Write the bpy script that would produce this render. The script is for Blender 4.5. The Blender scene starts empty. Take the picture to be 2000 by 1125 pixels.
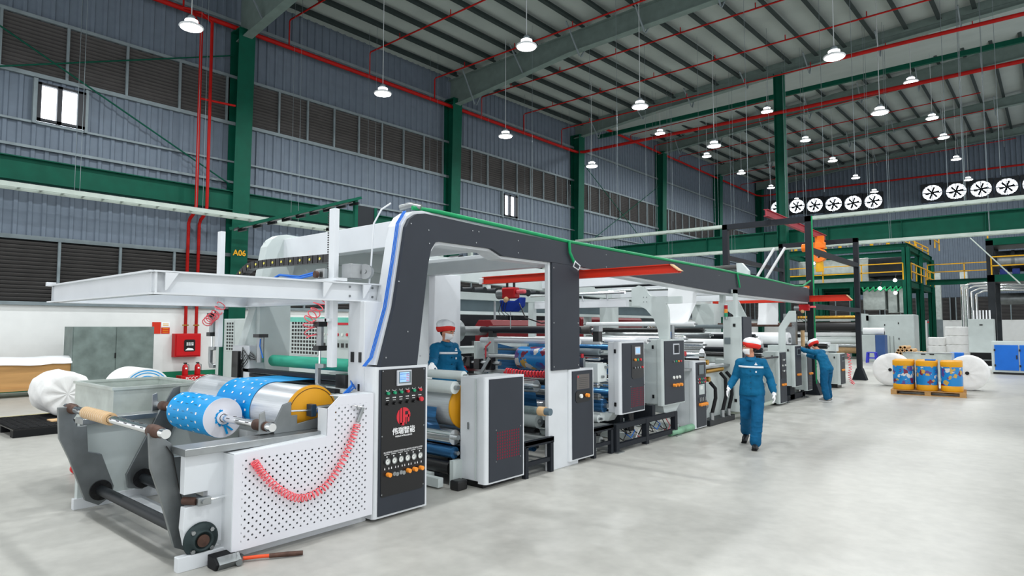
import bpy, bmesh, math, random
from mathutils import Vector, Matrix
R = math.radians
random.seed(7)
S = bpy.context.scene
COL = S.collection
# ------------------------------------------------------------------ camera
FPX, HY, H = 1237.0, 638.0, 1.85
cam_d = bpy.data.cameras.new('camera'); cam = bpy.data.objects.new('camera', cam_d); COL.objects.link(cam)
cam_d.sensor_width = 36.0; cam_d.lens = FPX / 2000 * 36.0; cam_d.clip_end = 300; cam_d.clip_start = .05
cam.location = (0, 0, H)
cam.rotation_euler = (R(90 + 3.4927), 0, R(40.541))
S.camera = cam
# ------------------------------------------------------------------ light
w = bpy.data.worlds.new('World'); S.world = w; w.use_nodes = True
bg = w.node_tree.nodes['Background']; bg.inputs[0].default_value = (.93, .96, 1, 1); bg.inputs[1].default_value = .8
S.view_settings.view_transform = 'Standard'; S.view_settings.look = 'None'
S.view_settings.exposure = 0.68; S.view_settings.gamma = 1.0; S.view_settings.use_curve_mapping = False
LAMP_W = 165.0
# ------------------------------------------------------------------ materials
def lin(c):
    return tuple((v / 12.92 if v <= .04045 else ((v + .055) / 1.055) ** 2.4) for v in c)
def hx(s): return lin(tuple(int(s[i:i+2], 16) / 255 for i in (0, 2, 4)))
MATS = {}
def mat(name, col, rough=.5, metal=0., var=.06, scale=3., emit=None, es=1., alpha=1., bump=0., stretch=None, coat=0.):
    if name in MATS: return MATS[name]
    m = bpy.data.materials.new(name); m.use_nodes = True; MATS[name] = m
    nt = m.node_tree; b = nt.nodes['Principled BSDF']
    c = hx(col) if isinstance(col, str) else col
    b.inputs['Roughness'].default_value = rough; b.inputs['Metallic'].default_value = metal
    b.inputs['Coat Weight'].default_value = coat; b.inputs['Specular IOR Level'].default_value = .5 if metal > .3 or rough < .4 else (.18 if rough >= .55 else .3)
    if emit:
        e = hx(emit); b.inputs['Emission Color'].default_value = (*e, 1); b.inputs['Emission Strength'].default_value = es
    if alpha < 1: b.inputs['Alpha'].default_value = alpha
    if var > 0:
        tc = nt.nodes.new('ShaderNodeTexCoord'); mp = nt.nodes.new('ShaderNodeMapping'); n = nt.nodes.new('ShaderNodeTexNoise')
        if stretch: mp.inputs['Scale'].default_value = stretch
        n.inputs['Scale'].default_value = scale; n.inputs['Detail'].default_value = 5
        cr = nt.nodes.new('ShaderNodeValToRGB')
        lo = tuple(v * (1 - var * 1.6) for v in c); hi = tuple(min(1, v * (1 + var)) for v in c)
        cr.color_ramp.elements[0].position = .3; cr.color_ramp.elements[1].position = .7
        cr.color_ramp.elements[0].color = (*lo, 1); cr.color_ramp.elements[1].color = (*hi, 1)
        nt.links.new(tc.outputs['Object'], mp.inputs['Vector']); nt.links.new(mp.outputs[0], n.inputs['Vector'])
        nt.links.new(n.outputs['Fac'], cr.inputs[0]); nt.links.new(cr.outputs[0], b.inputs['Base Color'])
        if bump:
            bp = nt.nodes.new('ShaderNodeBump'); bp.inputs['Strength'].default_value = bump; bp.inputs['Distance'].default_value = .02
            nt.links.new(n.outputs['Fac'], bp.inputs['Height']); nt.links.new(bp.outputs[0], b.inputs['Normal'])
    else: b.inputs['Base Color'].default_value = (*c, 1)
    return m
WHT = mat('machine_white_paint', 'd9dde0', .38, var=.03)
PGR = mat('machine_pale_grey_paint', 'c3ccca', .42, var=.04)
DGR = mat('machine_charcoal_paint', '2f343c', .5, var=.04)
DKS = mat('dark_steel_paint', '23272d', .55, var=.06)
BLK = mat('black_plastic', '0d0d0f', .35, var=0)
RUB = mat('black_rubber', '191a1c', .6, var=.1)
CHR = mat('chrome', 'eef0f1', .14, 1., var=.03)
STL = mat('brushed_steel', 'a3a7a8', .36, 1., var=.12, scale=6)
STD = mat('plain_steel_plate', '84898a', .42, .85, var=.14, scale=4)
GLV = mat('galvanised_sheet', 'c3cbc6', .35, .35, var=.1, scale=5)
GLD = mat('galvanised_cabinet', '75837f', .45, .4, var=.18, scale=3)
IRN = mat('blackened_iron', '23282c', .45, .5, var=.15)
RST = mat('rusty_brown_iron', '5a4238', .6, .5, var=.25, scale=12)
GRN = mat('green_structural_paint', '004a39', .6, var=.08)
GRM = mat('green_mezzanine_paint', '00503d', .6, var=.08)
RED = mat('red_pipe_paint', 'a0130f', .55, var=.08)
RD2 = mat('red_fire_paint', 'b80f16', .4, var=.05)
RDD = mat('dark_red_cover', '6e0812', .5, var=.06)
ORG = mat('orange_red_crane_paint', 'c9301a', .4, var=.05)
ORY = mat('orange_hoist_paint', 'f07a1d', .4, var=.05)
YEL = mat('yellow_rail_paint', 'e0a81c', .45, var=.06)
GOL = mat('golden_yellow_disc', 'e2a01a', .45, var=.05)
CYA = mat('cyan_printed_film', '0a9be0', .4, var=.03)
WFL = mat('white_film', 'eef0f1', .45, var=.02)
WCL = mat('white_wrapping', 'f0f0ee', .7, var=.03, scale=5, bump=.6)
PRF = mat('roll_end_paper', 'e9e9f0', .6, var=.02)
RFB = mat('roof_steel_grey', '6d7d78', .6, var=.08)
PUR = mat('purlin_grey', '303a39', .65, .1, var=.1)
GIR = mat('girt_grey', '7a8589', .55, .1, var=.08)
TRW = mat('tray_white', 'a8b3ab', .6, var=.06)
GRL = mat('green_rubber_roller', '45b597', .55, var=.08, scale=4, stretch=(1, 8, 8))
BLU = mat('blue_hose', '1f6fd0', .4, var=0)
PNK = mat('coral_hose', 'f2606a', .35, var=0)
GHS = mat('green_cord', '0f8f58', .5, var=.1)
ORK = mat('orange_knob', 'f79a3a', .4, var=0)
BTR = mat('red_button', 'd32f3a', .3, var=0); BTG = mat('green_button', '1b9a6c', .3, var=0)
GLA = mat('gauge_face', 'e9ebe6', .4, var=0)
BRS = mat('brass', 'b58a3a', .3, .9, var=.1)
WOD = mat('pine_wood', 'b98f5c', .7, var=.1, scale=2, stretch=(6, .6, 6))
KFT = mat('kraft_tube', 'd0ad82', .7, var=.1, scale=6)
SKN = mat('skin', 'c98f74', .55, var=.04)
TEA = mat('teal_workwear', '0e6189', .75, var=.1, scale=9, bump=.5)
TED = mat('teal_trousers', '0c5882', .75, var=.12, scale=9, bump=.5)
GLO = mat('white_glove_cloth', 'f2f2f2', .8, var=.02)
CPR = mat('red_cap_band', 'd8332c', .7, var=.04); CPW = mat('white_cap_cloth', 'eceff2', .75, var=.04, scale=14, bump=.3)
HAR = mat('black_hair', '15110f', .6, var=.1)
SHO = mat('black_shoe_leather', '1b1c1f', .5, var=.1); SHG = mat('grey_shoe_canvas', '8d8c88', .7, var=.1)
TRN = mat('blue_cabinet_door', '1769c9', .4, var=.04)
SCR = mat('lit_screen', '9fc0e8', .3, var=.15, scale=9, emit='7fb0e8', es=.35)
TXW = mat('white_print', 'f4f4f4', .5, var=0); TXY = mat('yellow_print', 'e6a81a', .5, var=0); TXR = mat('red_print', 'd5323f', .45, var=0)
PRP = mat('purple_print', '6a4c93', .4, var=0); MRN = mat('maroon_print', '8c2340', .4, var=0)
LIT = mat('lamp_diffuser', 'ffffff', .5, var=0, emit='ffffff', es=9.)
DAY = mat('daylight_pane', 'ffffff', .3, var=0, emit='eef6ff', es=3.2)
SLV = mat('silver_drum_film', 'dfe3e6', .3, .6, var=.08, scale=3, stretch=(1, 40, 40))
DBL = mat('blue_film_over_steel', '3a74a6', .2, .6, var=.3, scale=2, stretch=(1, 20, 20))
CLR = mat('milky_cover_film', 'dfe6e4', .35, var=.05)
# concrete floor: cloudy grey with soft wear
def floor_mat():
    m = bpy.data.materials.new('polished_concrete'); m.use_nodes = True; nt = m.node_tree; b = nt.nodes['Principled BSDF']
    tc = nt.nodes.new('ShaderNodeTexCoord')
    n1 = nt.nodes.new('ShaderNodeTexNoise'); n1.inputs['Scale'].default_value = .35; n1.inputs['Detail'].default_value = 8
    n2 = nt.nodes.new('ShaderNodeTexNoise'); n2.inputs['Scale'].default_value = 7; n2.inputs['Detail'].default_value = 6
    nt.links.new(tc.outputs['Object'], n1.inputs['Vector']); nt.links.new(tc.outputs['Object'], n2.inputs['Vector'])
    mx = nt.nodes.new('ShaderNodeMix'); mx.data_type = 'FLOAT'; mx.inputs[0].default_value = .35
    nt.links.new(n1.outputs['Fac'], mx.inputs[2]); nt.links.new(n2.outputs['Fac'], mx.inputs[3])
    cr = nt.nodes.new('ShaderNodeValToRGB'); e = cr.color_ramp.elements
    e[0].position = .34; e[0].color = (*hx('a09f99'), 1); e[1].position = .62; e[1].color = (*hx('b9b8b1'), 1)
    nt.links.new(mx.outputs[0], cr.inputs[0]); nt.links.new(cr.outputs[0], b.inputs['Base Color'])
    rr = nt.nodes.new('ShaderNodeMapRange'); rr.inputs[3].default_value = .28; rr.inputs[4].default_value = .5
    nt.links.new(n1.outputs['Fac'], rr.inputs[0]); nt.links.new(rr.outputs[0], b.inputs['Roughness'])
    return m
FLR = floor_mat()
# ------------------------------------------------------------------ mesh builder
class MB:
    def __init__(s): s.v = []; s.f = []; s.sm = []; s.mi = []; s.m = 0
    def add(s, vs, fs, smooth=False):
        o = len(s.v); s.v += [tuple(v) for v in vs]
        for f in fs: s.f.append([i + o for i in f]); s.sm.append(smooth); s.mi.append(s.m)
        return s
    def box(s, x0, x1, y0, y1, z0, z1):
        if x0 > x1: x0, x1 = x1, x0
        if y0 > y1: y0, y1 = y1, y0
        if z0 > z1: z0, z1 = z1, z0
        v = [(x0,y0,z0),(x1,y0,z0),(x1,y1,z0),(x0,y1,z0),(x0,y0,z1),(x1,y0,z1),(x1,y1,z1),(x0,y1,z1)]
        return s.add(v, [(3,2,1,0),(4,5,6,7),(0,1,5,4),(1,2,6,5),(2,3,7,6),(3,0,4,7)])
    def bar(s, a, b, w, h=None, up=(0,0,1)):          # rectangular bar between two points
        h = h or w; a = Vector(a); b = Vector(b); d = (b - a).normalized(); u = Vector(up)
        if abs(d.dot(u)) > .99: u = Vector((0,1,0))
        x = d.cross(u).normalized(); y = x.cross(d).normalized()
        v = []
        for p in (a, b):
            for i, j in ((-1,-1),(1,-1),(1,1),(-1,1)): v.append(p + x*i*w/2 + y*j*h/2)
        return s.add(v, [(3,2,1,0),(4,5,6,7),(0,1,5,4),(1,2,6,5),(2,3,7,6),(3,0,4,7)])
    def cyl(s, a, b, r, n=16, r2=None, cap=True):
        a = Vector(a); b = Vector(b); r2 = r if r2 is None else r2
        d = (b - a).normalized(); u = Vector((0,0,1)) if abs(d.z) < .9 else Vector((1,0,0))
        x = d.cross(u).normalized(); y = d.cross(x).normalized(); v = []
        for p, rr in ((a, r), (b, r2)):
            for i in range(n):
                t = 2*math.pi*i/n; v.append(p + x*math.cos(t)*rr + y*math.sin(t)*rr)
        s.add(v, [(i, (i+1)%n, (i+1)%n+n, i+n) for i in range(n)], True)
        if cap:
            s.add(v[:n], [tuple(range(n))[::-1]]); s.add(v[n:], [tuple(range(n))])
        return s
    def ring(s, c, axis, r0, r1, t, n=24):            # washer, thickness t along axis
        c = Vector(c); d = Vector(axis).normalized(); u = Vector((0,0,1)) if abs(d.z) < .9 else Vector((1,0,0))
        x = d.cross(u).normalized(); y = d.cross(x).normalized(); v = []
        for k, rr in ((0,r0),(0,r1),(1,r1),(1,r0)):
            for i in range(n):
                a = 2*math.pi*i/n; v.append(c + d*t*k + x*math.cos(a)*rr + y*math.sin(a)*rr)
        f = []
        for k in range(4):
            for i in range(n): f.append((k*n+i, k*n+(i+1)%n, ((k+1)%4)*n+(i+1)%n, ((k+1)%4)*n+i))
        return s.add(v, f)
    def tube(s, pts, r, n=8, radii=None):
        P = [Vector(p) for p in pts]; v = []; px = None
        for i, p in enumerate(P):
            d = (P[min(i+1, len(P)-1)] - P[max(i-1, 0)]).normalized()
            if px is None:
                u = Vector((0,0,1)) if abs(d.z) < .9 else Vector((1,0,0)); x = d.cross(u).normalized()
            else: x = (px - d*px.dot(d)).normalized()
            px = x; y = d.cross(x); rr = radii[i] if radii else r
            for k in range(n):
                t = 2*math.pi*k/n; v.append(p + x*math.cos(t)*rr + y*math.sin(t)*rr)
        f = [(i*n+k, i*n+(k+1)%n, (i+1)*n+(k+1)%n, (i+1)*n+k) for i in range(len(P)-1) for k in range(n)]
        s.add(v, f, True); m = len(P)-1
        s.add(v[:n], [tuple(range(n))[::-1]]); s.add(v[m*n:], [tuple(range(n))]); return s
    def prism(s, poly, axis, a0, a1):                 # polygon extruded along axis; poly in the other two coords in order
        def mk(p, a):
            return {'x': (a, p[0], p[1]), 'y': (p[0], a, p[1]), 'z': (p[0], p[1], a)}[axis]
        n = len(poly); v = [mk(p, a0) for p in poly] + [mk(p, a1) for p in poly]
        return s.add(v, [tuple(range(n))[::-1], tuple(range(n, 2*n))] + [(i, (i+1)%n, (i+1)%n+n, i+n) for i in range(n)])
    def lathe(s, prof, c=(0,0,0), axis='z', n=20):    # prof: (radius, height)
        v = []
        for r, h in prof:
            for i in range(n):
                t = 2*math.pi*i/n; a, b = r*math.cos(t), r*math.sin(t)
                q = {'z': (a, b, h), 'x': (h, a, b), 'y': (a, h, b)}[axis]; v.append((q[0]+c[0], q[1]+c[1], q[2]+c[2]))
        f = [(j*n+i, j*n+(i+1)%n, (j+1)*n+(i+1)%n, (j+1)*n+i) for j in range(len(prof)-1) for i in range(n)]
        s.add(v, f, True)
        return s
    def loft(s, rings, n=16):                         # rings: (centre, rx, ry, tilt matrix or None) in horizontal planes
        v = []
        for c, rx, ry in rings:
            for i in range(n):
                t = 2*math.pi*i/n; v.append((c[0]+rx*math.cos(t), c[1]+ry*math.sin(t), c[2]))
        f = [(j*n+i, j*n+(i+1)%n, (j+1)*n+(i+1)%n, (j+1)*n+i) for j in range(len(rings)-1) for i in range(n)]
        f += [tuple(range(n))[::-1], tuple(range((len(rings)-1)*n, len(rings)*n))]
        return s.add(v, f, True)
    def blob(s, c, r, n=12, m=8, sc=(1,1,1)):
        v = []
        for j in range(m+1):
            ph = math.pi*j/m
            for i in range(n):
                t = 2*math.pi*i/n
                v.append((c[0]+r*sc[0]*math.sin(ph)*math.cos(t), c[1]+r*sc[1]*math.sin(ph)*math.sin(t), c[2]+r*sc[2]*math.cos(ph)))
        f = [(j*n+i, (j+1)*n+i, (j+1)*n+(i+1)%n, j*n+(i+1)%n) for j in range(m) for i in range(n)]
        return s.add(v, f, True)
    def sheet(s, pts_a, pts_b, t=.002, axis=(0,0,1)): # thin strip between two polylines, given thickness
        A = [Vector(p) for p in pts_a]; B = [Vector(p) for p in pts_b]; o = Vector(axis)*t; n = len(A)
        v = A + B + [p+o for p in A] + [p+o for p in B]; f = []
        for i in range(n-1):
            f += [(i, i+1, n+i+1, n+i), (2*n+i, 3*n+i, 3*n+i+1, 2*n+i+1), (i, 2*n+i, 2*n+i+1, i+1), (n+i, n+i+1, 3*n+i+1, 3*n+i)]
        f += [(0, n, 3*n, 2*n), (n-1, 3*n-1, 4*n-1, 2*n-1)]
        return s.add(v, f)
    def build(s, name, mats, parent=None, bevel=0., seg=2, origin=None):
        if not isinstance(mats, (list, tuple)): mats = [mats]
        me = bpy.data.meshes.new(name)
        if parent is not None: o = gloc(parent)
        elif origin is not None: o = Vector(origin)
        else:
            xs = [v[0] for v in s.v]; ys = [v[1] for v in s.v]; zs = [v[2] for v in s.v]
            o = Vector(((min(xs)+max(xs))/2, (min(ys)+max(ys))/2, min(zs)))
        me.from_pydata([(v[0]-o.x, v[1]-o.y, v[2]-o.z) for v in s.v], [], s.f)
        for m in mats: me.materials.append(m)
        for p, a, b in zip(me.polygons, s.sm, s.mi): p.use_smooth = a; p.material_index = b
        bm = bmesh.new(); bm.from_mesh(me); bmesh.ops.recalc_face_normals(bm, faces=bm.faces); bm.to_mesh(me); bm.free()
        ob = bpy.data.objects.new(name, me); COL.objects.link(ob)
        if parent is not None: ob.parent = parent
        else: ob.location = o
        if bevel:
            bv = ob.modifiers.new('bevel', 'BEVEL'); bv.width = bevel; bv.segments = seg; bv.limit_method = 'ANGLE'; bv.angle_limit = R(50)
        return ob
def gloc(o):
    l = Vector((0,0,0))
    while o is not None: l = l + o.location; o = o.parent
    return l
def tag(o, label=None, cat=None, group=None, kind=None):
    if label: o['label'] = label
    if cat: o['category'] = cat
    if group: o['group'] = group
    if kind: o['kind'] = kind
    return o
def thing(name, loc, label, cat, group=None):
    o = bpy.data.objects.new(name, None); COL.objects.link(o); o.location = loc; o.empty_display_size = .2
    return tag(o, label, cat, group)
def struct(o): o['kind'] = 'structure'; return o
def kids(o): return [c for c in ALLP.get(o.name, [])]
def copy_tree(o, parent=None):
    c = o.copy(); COL.objects.link(c)
    if parent is not None: c.parent = parent
    for ch in [x for x in COL.objects if x.parent == o]: copy_tree(ch, c)
    return c
def text(body, size, M, mt, parent, name='lettering', depth=.0015, bold=False, align='CENTER'):
    cu = bpy.data.curves.new(name, 'FONT'); cu.body = body; cu.size = size; cu.extrude = depth; cu.align_x = align; cu.align_y = 'CENTER'
    if bold: cu.offset = size*.02
    t = bpy.data.objects.new('tmp', cu); COL.objects.link(t)
    dg = bpy.context.evaluated_depsgraph_get(); me = bpy.data.meshes.new_from_object(t.evaluated_get(dg))
    bpy.data.objects.remove(t)
    g = gloc(parent); me.transform(Matrix.Translation(-g) @ M); me.materials.clear(); me.materials.append(mt)
    ob = bpy.data.objects.new(name, me); COL.objects.link(ob); ob.parent = parent
    return ob
def face_px(x, y, z):  # matrix: text lying on a face that looks toward +x, reading along +y
    return Matrix(((0,0,1,x),(1,0,0,y),(0,1,0,z),(0,0,0,1)))
def face_ny(x, y, z):  # face that looks toward -y, reading along +x
    return Matrix(((1,0,0,x),(0,0,-1,y),(0,1,0,z),(0,0,0,1)))
# ================================================================== BUILDING
XW = -22.4; BAY = [0., 10.7, 21.3, 32., 43., 53.6, 64.4]
struct(MB().box(XW-.3, 9, -9, 65, -.2, 0).build('floor', FLR))
fl = MB().box(-16.5, -16.38, -6, 16, .001, .003); tag(fl.build('floor_line', mat('faded_yellow_paint', 'c2b98a', .6, var=.1)), 'faded yellow line painted on floor beyond the galvanised trolley', 'floor marking')
# --- corrugated side wall: low masonry part, sheet, louvre bands
def corr(m, x, y0, y1, z0, z1, pitch=.34, d=.045):
    y = y0; a = []
    while y < y1 - .01:
        for dy, dx in ((0,0),(.17,0),(.20,d),(.29,d),(.32,0)):
            if y+dy < y1: a.append((x+dx, y+dy))
        y += pitch
    a.append((x, y1))
    n = len(a); v = [(p[0], p[1], z0) for p in a] + [(p[0], p[1], z1) for p in a]
    m.add(v, [(i, i+1, n+i+1, n+i) for i in range(n-1)])
SHT = mat('blue_grey_wall_sheet', '646f7b', .55, .05, var=.05)
LOU = mat('louvre_slat_brown_grey', '4f4d4c', .7, var=.06)
WLW = mat('white_painted_wall', 'dfe1df', .6, var=.02)
YE = 64.4
m = MB()
for z0, z1 in ((4.35, 9.15), (10.85, 16.5)): corr(m, XW, -3, YE, z0, z1)
m.m = 1; m.box(XW-.28, XW-.2, -3, YE, 2.3, 17); m.m = 2; m.box(XW-.28, XW+.02, -3, YE, 0, 2.47)
struct(m.build('wall_left', [SHT, BLK, WLW], origin=(XW, 0, 0)))
struct(MB().box(XW+.02, XW+.035, -3, YE, 0, .36).build('baseboard_left', mat('green_skirting_paint', '11704f', .5)))
for i, (z, h) in enumerate(((2.47,.1),(4.35,.12),(7.0,.08),(7.75,.06),(9.12,.12),(10.85,.1),(12.9,.12),(6.62,.06))):
    struct(MB().box(XW+.045, XW+.13, -3, YE, z, z+h).build('trim_%d' % (i+1), GIR))
bays = ['nearest', 'second', 'third', 'fourth', 'fifth', 'farthest']
ypairs = [(-2.6, 10.3), (11.1, 20.9), (21.7, 31.3), (32.3, 42.6), (43.4, 53.2), (54.0, 64.)]
for z0, z1, nm in ((2.6, 4.33, 'lower'), (9.25, 10.83, 'upper')):
    for k, (a, b) in enumerate(ypairs):
        t = thing('wall_louvre', (XW, (a+b)/2, z0), '%s louvre band of brown-grey slats in the %s bay of the left wall' % (nm, bays[k]), 'louvre')
        s = MB(); z = z0
        while z < z1-.05:
            s.add([(XW-.02,a,z),(XW-.02,b,z),(XW+.05,b,z-.0+.075),(XW+.05,a,z+.075),(XW-.02,a,z+.012),(XW-.02,b,z+.012),(XW+.05,b,z+.087),(XW+.05,a,z+.087)],
                  [(0,1,2,3),(4,7,6,5),(3,2,6,7),(0,4,5,1)]); z += .115
        s.build('slats', LOU, t)
        n = 8
        for i in range(n+1):
            y = a + (b-a)*i/n; MB().box(XW+.05, XW+.12, y-.035, y+.035, z0-.05, z1+.02).build('mullion', GIR, t)
# wall windows
for i, (a, b, z0, z1) in enumerate(((4.75, 5.95, 7.85, 8.98), (25.3, 26.45, 7.8, 9.0))):
    t = struct(thing('window_%d' % (i+1), (XW, (a+b)/2, z0), None, None))
    f = MB()
    for (p, q, r_, s_) in ((a,b,z0,z0+.07),(a,b,z1-.07,z1),(a,a+.09,z0,z1),(b-.2,b,z0,z1),((a+b)/2-.12,(a+b)/2,z0,z1)): f.box(XW+.03, XW+.2, p, q, r_, s_)
    f.build('window_frame', mat('window_frame_dark', '23262b', .5), t)
    MB().box(XW+.05, XW+.07, a, b, z0, z1).build('pane', DAY, t)
    MB().box(XW+.02, XW+.18, b, b+.08, z0-.1, z1+.1).box(XW+.02, XW+.18, a-.1, a, z0-.1, z1+.1).build('window_trim', GIR, t)
# back wall
m = MB()
def corrx(m, y, x0, x1, z0, z1, pitch=.34, d=.045):
    x = x0; a = []
    while x < x1:
        for dx, dy in ((0,0),(.17,0),(.20,d),(.29,d),(.32,0)): a.append((x+dx, y-dy))
        x += pitch
    n = len(a); v = [(p[0], p[1], z0) for p in a] + [(p[0], p[1], z1) for p in a]
    m.add(v, [(i, i+1, n+i+1, n+i) for i in range(n-1)])
corrx(m, YE, XW, 8, 4.3, 19); m.m = 1; m.box(XW, 8, YE+.05, YE+.2, 0, 19); m.m = 2; m.box(XW, 8, YE-.04, YE+.2, 0, 2.4)
struct(m.build('wall_back', [SHT, BLK, WLW], origin=(0, YE, 0)))
for k in range(5):
    x0 = XW + .6 + k*5.2
    t = thing('wall_louvre', (x0+2.4, YE, 2.5), 'brown-grey louvre band low on the far end wall, %s from the left corner' % ['first','second','third','fourth','fifth'][k], 'louvre')
    s = MB(); z = 2.45
    while z < 4.25: s.box(x0, x0+4.8, YE-.09, YE-.06, z, z+.06); z += .115
    s.build('slats', LOU, t)
    for i in range(5): MB().box(x0+i*1.2-.04, x0+i*1.2+.04, YE-.14, YE-.09, 2.4, 4.3).build('mullion', GIR, t)
# --- roof
def deck(X, Y):
    u = (X - XW) / 22.4
    if Y <= 32: t = (Y-21.3)/10.7; a = 14.2 + .2*t if t > 0 else 14.2; b = a + .45 + .5*max(t, 0); return a + (b-a)*u
    t = (Y-32)/32.4; a = 15.6 + .9*t; b = a + 1.5; return a + (b-a)*u
RDK = mat('roof_sheet_silver', '9da6a2', .65, 0., var=.06, scale=.6)
def deckmesh(ys, name):
    m = MB(); xs = [XW, -18, -14, -10, -6, -2, 2, 8]; g = [[(x, y, deck(min(x, 8), y)) for x in xs] for y in ys]; nx = len(xs)
    v = [p for r in g for p in r]; top = [(p[0], p[1], p[2]+.08) for p in v]; N = len(v)
    f = []
    for j in range(len(ys)-1):
        for i in range(nx-1):
            q = (j*nx+i, j*nx+i+1, (j+1)*nx+i+1, (j+1)*nx+i); f += [q, tuple(k+N for k in q[::-1])]
    m.add(v+top, f); struct(m.build(name, RDK, origin=(0, ys[0], 0)))
deckmesh([-9, 0, 10.7, 21.3, 32], 'ceiling'); deckmesh([31.9, 43, 53.6, 64.5], 'ceiling_rear')
COL.objects['ceiling_rear'].name = 'ceiling.001'
m = MB(); m.prism([(XW, 14.3), (8, 15.2), (8, 17.6), (XW, 15.8)], 'y', 31.95, 32.05); struct(m.build('trim_9', RFB))
# purlins
ORD = 'first second third fourth fifth sixth seventh eighth ninth tenth eleventh twelfth thirteenth fourteenth fifteenth sixteenth seventeenth eighteenth nineteenth twentieth'.split()
def purlins(y0, y1, off, lab, grp, step=1.22):
    x = -21.6; k = 0
    while x < 1.5:
        if x < -.03*y0 + 1.5:
            m = MB(); p = []
            za, zb = deck(x, y0+.1)-.03, deck(x, y1-.1)-.03
            for (dx, dz) in ((0,-.24),(.16,-.24),(.16,-.2),(.03,-.2),(.03,0),(0,0)): p.append((dx, dz))
            v = [(x+a, y0, za+b) for a, b in p] + [(x+a, y1, zb+b) for a, b in p]; n = 6
            m.add(v, [tuple(range(n))[::-1], tuple(range(n, 2*n))] + [(i, (i+1)%n, (i+1)%n+n, i+n) for i in range(n)])
            tag(m.build('roof_purlin', PUR), lab + ', %s from the left wall' % ORD[k], 'purlin', grp); k += 1
        x += step
purlins(-2, 10.5, 0, 'grey purlin in the roof bay nearest the camera', 'roof purlins of the nearest bay')
purlins(10.9, 21.1, 0, 'grey purlin between the first two rafters', 'roof purlins of the second bay')
purlins(21.5, 31.8, 0, 'grey purlin between second and third rafters', 'roof purlins of the third bay')
purlins(32.2, 42.8, 0, 'grey purlin just beyond the third rafter', 'roof purlins of the fourth bay')
purlins(43.2, 53.4, 0, 'grey purlin of the next to last roof bay', 'roof purlins of the fifth bay')
purlins(53.8, 64.2, 0, 'grey purlin of the roof bay at the end wall', 'roof purlins of the last bay')
# rafters (tapered I sections)
raf = [(10.7, [(XW+.2,12.2),(-18,12.75),(-12,13.1),(6,13.3)]), (21.3, [(XW+.2,12.62),(-15,13.28),(-9,13.38),(6,13.6)]),
       (32., [(XW+.2,13.5),(-16,14.0),(-10.4,14.3),(-2,14.65),(6,14.9)]), (43., [(XW+.2,14.8),(-14,15.5),(-8,15.85),(6,16.6)]),
       (53.6, [(XW+.2,15.0),(-13.6,15.95),(-6.7,16.5),(6,17.)]), (63.6, [(XW+.2,15.5),(-12,16.5),(6,17.4)])]
ordn = ['first', 'second', 'third', 'fourth', 'fifth', 'last']
for k, (Yr, bot) in enumerate(raf):
    t = thing('roof_rafter', (-10, Yr, bot[1][1]), 'pale grey steel roof rafter crossing the hall, %s from the camera' % ordn[k], 'rafter')
    top = [(x, deck(x, Yr+(.3 if Yr >= 32 else 0))-.27) for x, z in bot]
    MB().prism(bot + top[::-1], 'y', Yr-.012, Yr+.012).build('web', RFB, t)
    f = MB()
    for i in range(len(bot)-1):
        f.bar((bot[i][0],Yr,bot[i][1]), (bot[i+1][0],Yr,bot[i+1][1]), .34, .03); f.bar((top[i][0],Yr,top[i][1]), (top[i+1][0],Yr,top[i+1][1]), .34, .03)
    f.build('flange', RFB, t)
    for x in (-20.5, -17.5, -14.5, -11.5, -8.5, -5.5, -2.5):
        zb = max(z for (xx, z) in bot if xx <= x+3)-.25
        for sgn in (-1, 1): MB().bar((x, Yr+sgn*.05, zb), (x, Yr+sgn*1.0, deck(x, Yr+sgn*1.0)-.2), .05).build('knee_brace', GIR, t)
# columns along the wall
for k, y in enumerate(BAY[1:-1] + [64.]):
    zt = (12.5, 12.9, 13.6, 14.9, 15.1, 15.6)[k]; yy = y
    t = thing('steel_column', (XW+.35, yy, 0), 'dark green tapered steel wall column, %s along the left wall' % ordn[k], 'column')
    w0, w1 = .32, .62
    MB().prism([(XW+.08, 0), (XW+.08+w0, 0), (XW+.08+w1, zt), (XW+.08, zt)], 'y', yy-.02, yy+.02).build('web', GRN, t)
    f = MB().box(XW+.06, XW+.09, yy-.3, yy+.3, 0, zt); f.bar((XW+.08+w0, yy, 0), (XW+.08+w1, yy, zt), .6, .03, up=(1,0,0)); f.build('flange', GRN, t)
    MB().box(XW+.05, XW+.08+w1+.05, yy-.3, yy+.3, zt, zt+.04).build('cap_plate', GRN, t)
    if k == 0: text('A06', .28, face_px(XW+.09+w0+.12, yy+.0, 4.45), TXY, t, 'painted_mark', .003, True)
# crane girder on the wall
t = thing('crane_girder', (-22, 26, 5.95), 'long dark green runway girder fixed along the left wall', 'girder')
MB().box(-21.99, -21.97, -3, 63.5, 5.98, 6.6).build('web', GRN, t); MB().box(-22.12, -21.84, -3, 63.5, 6.6, 6.63).box(-22.12, -21.84, -3, 63.5, 5.95, 5.98).build('flange', GRN, t)
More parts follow.
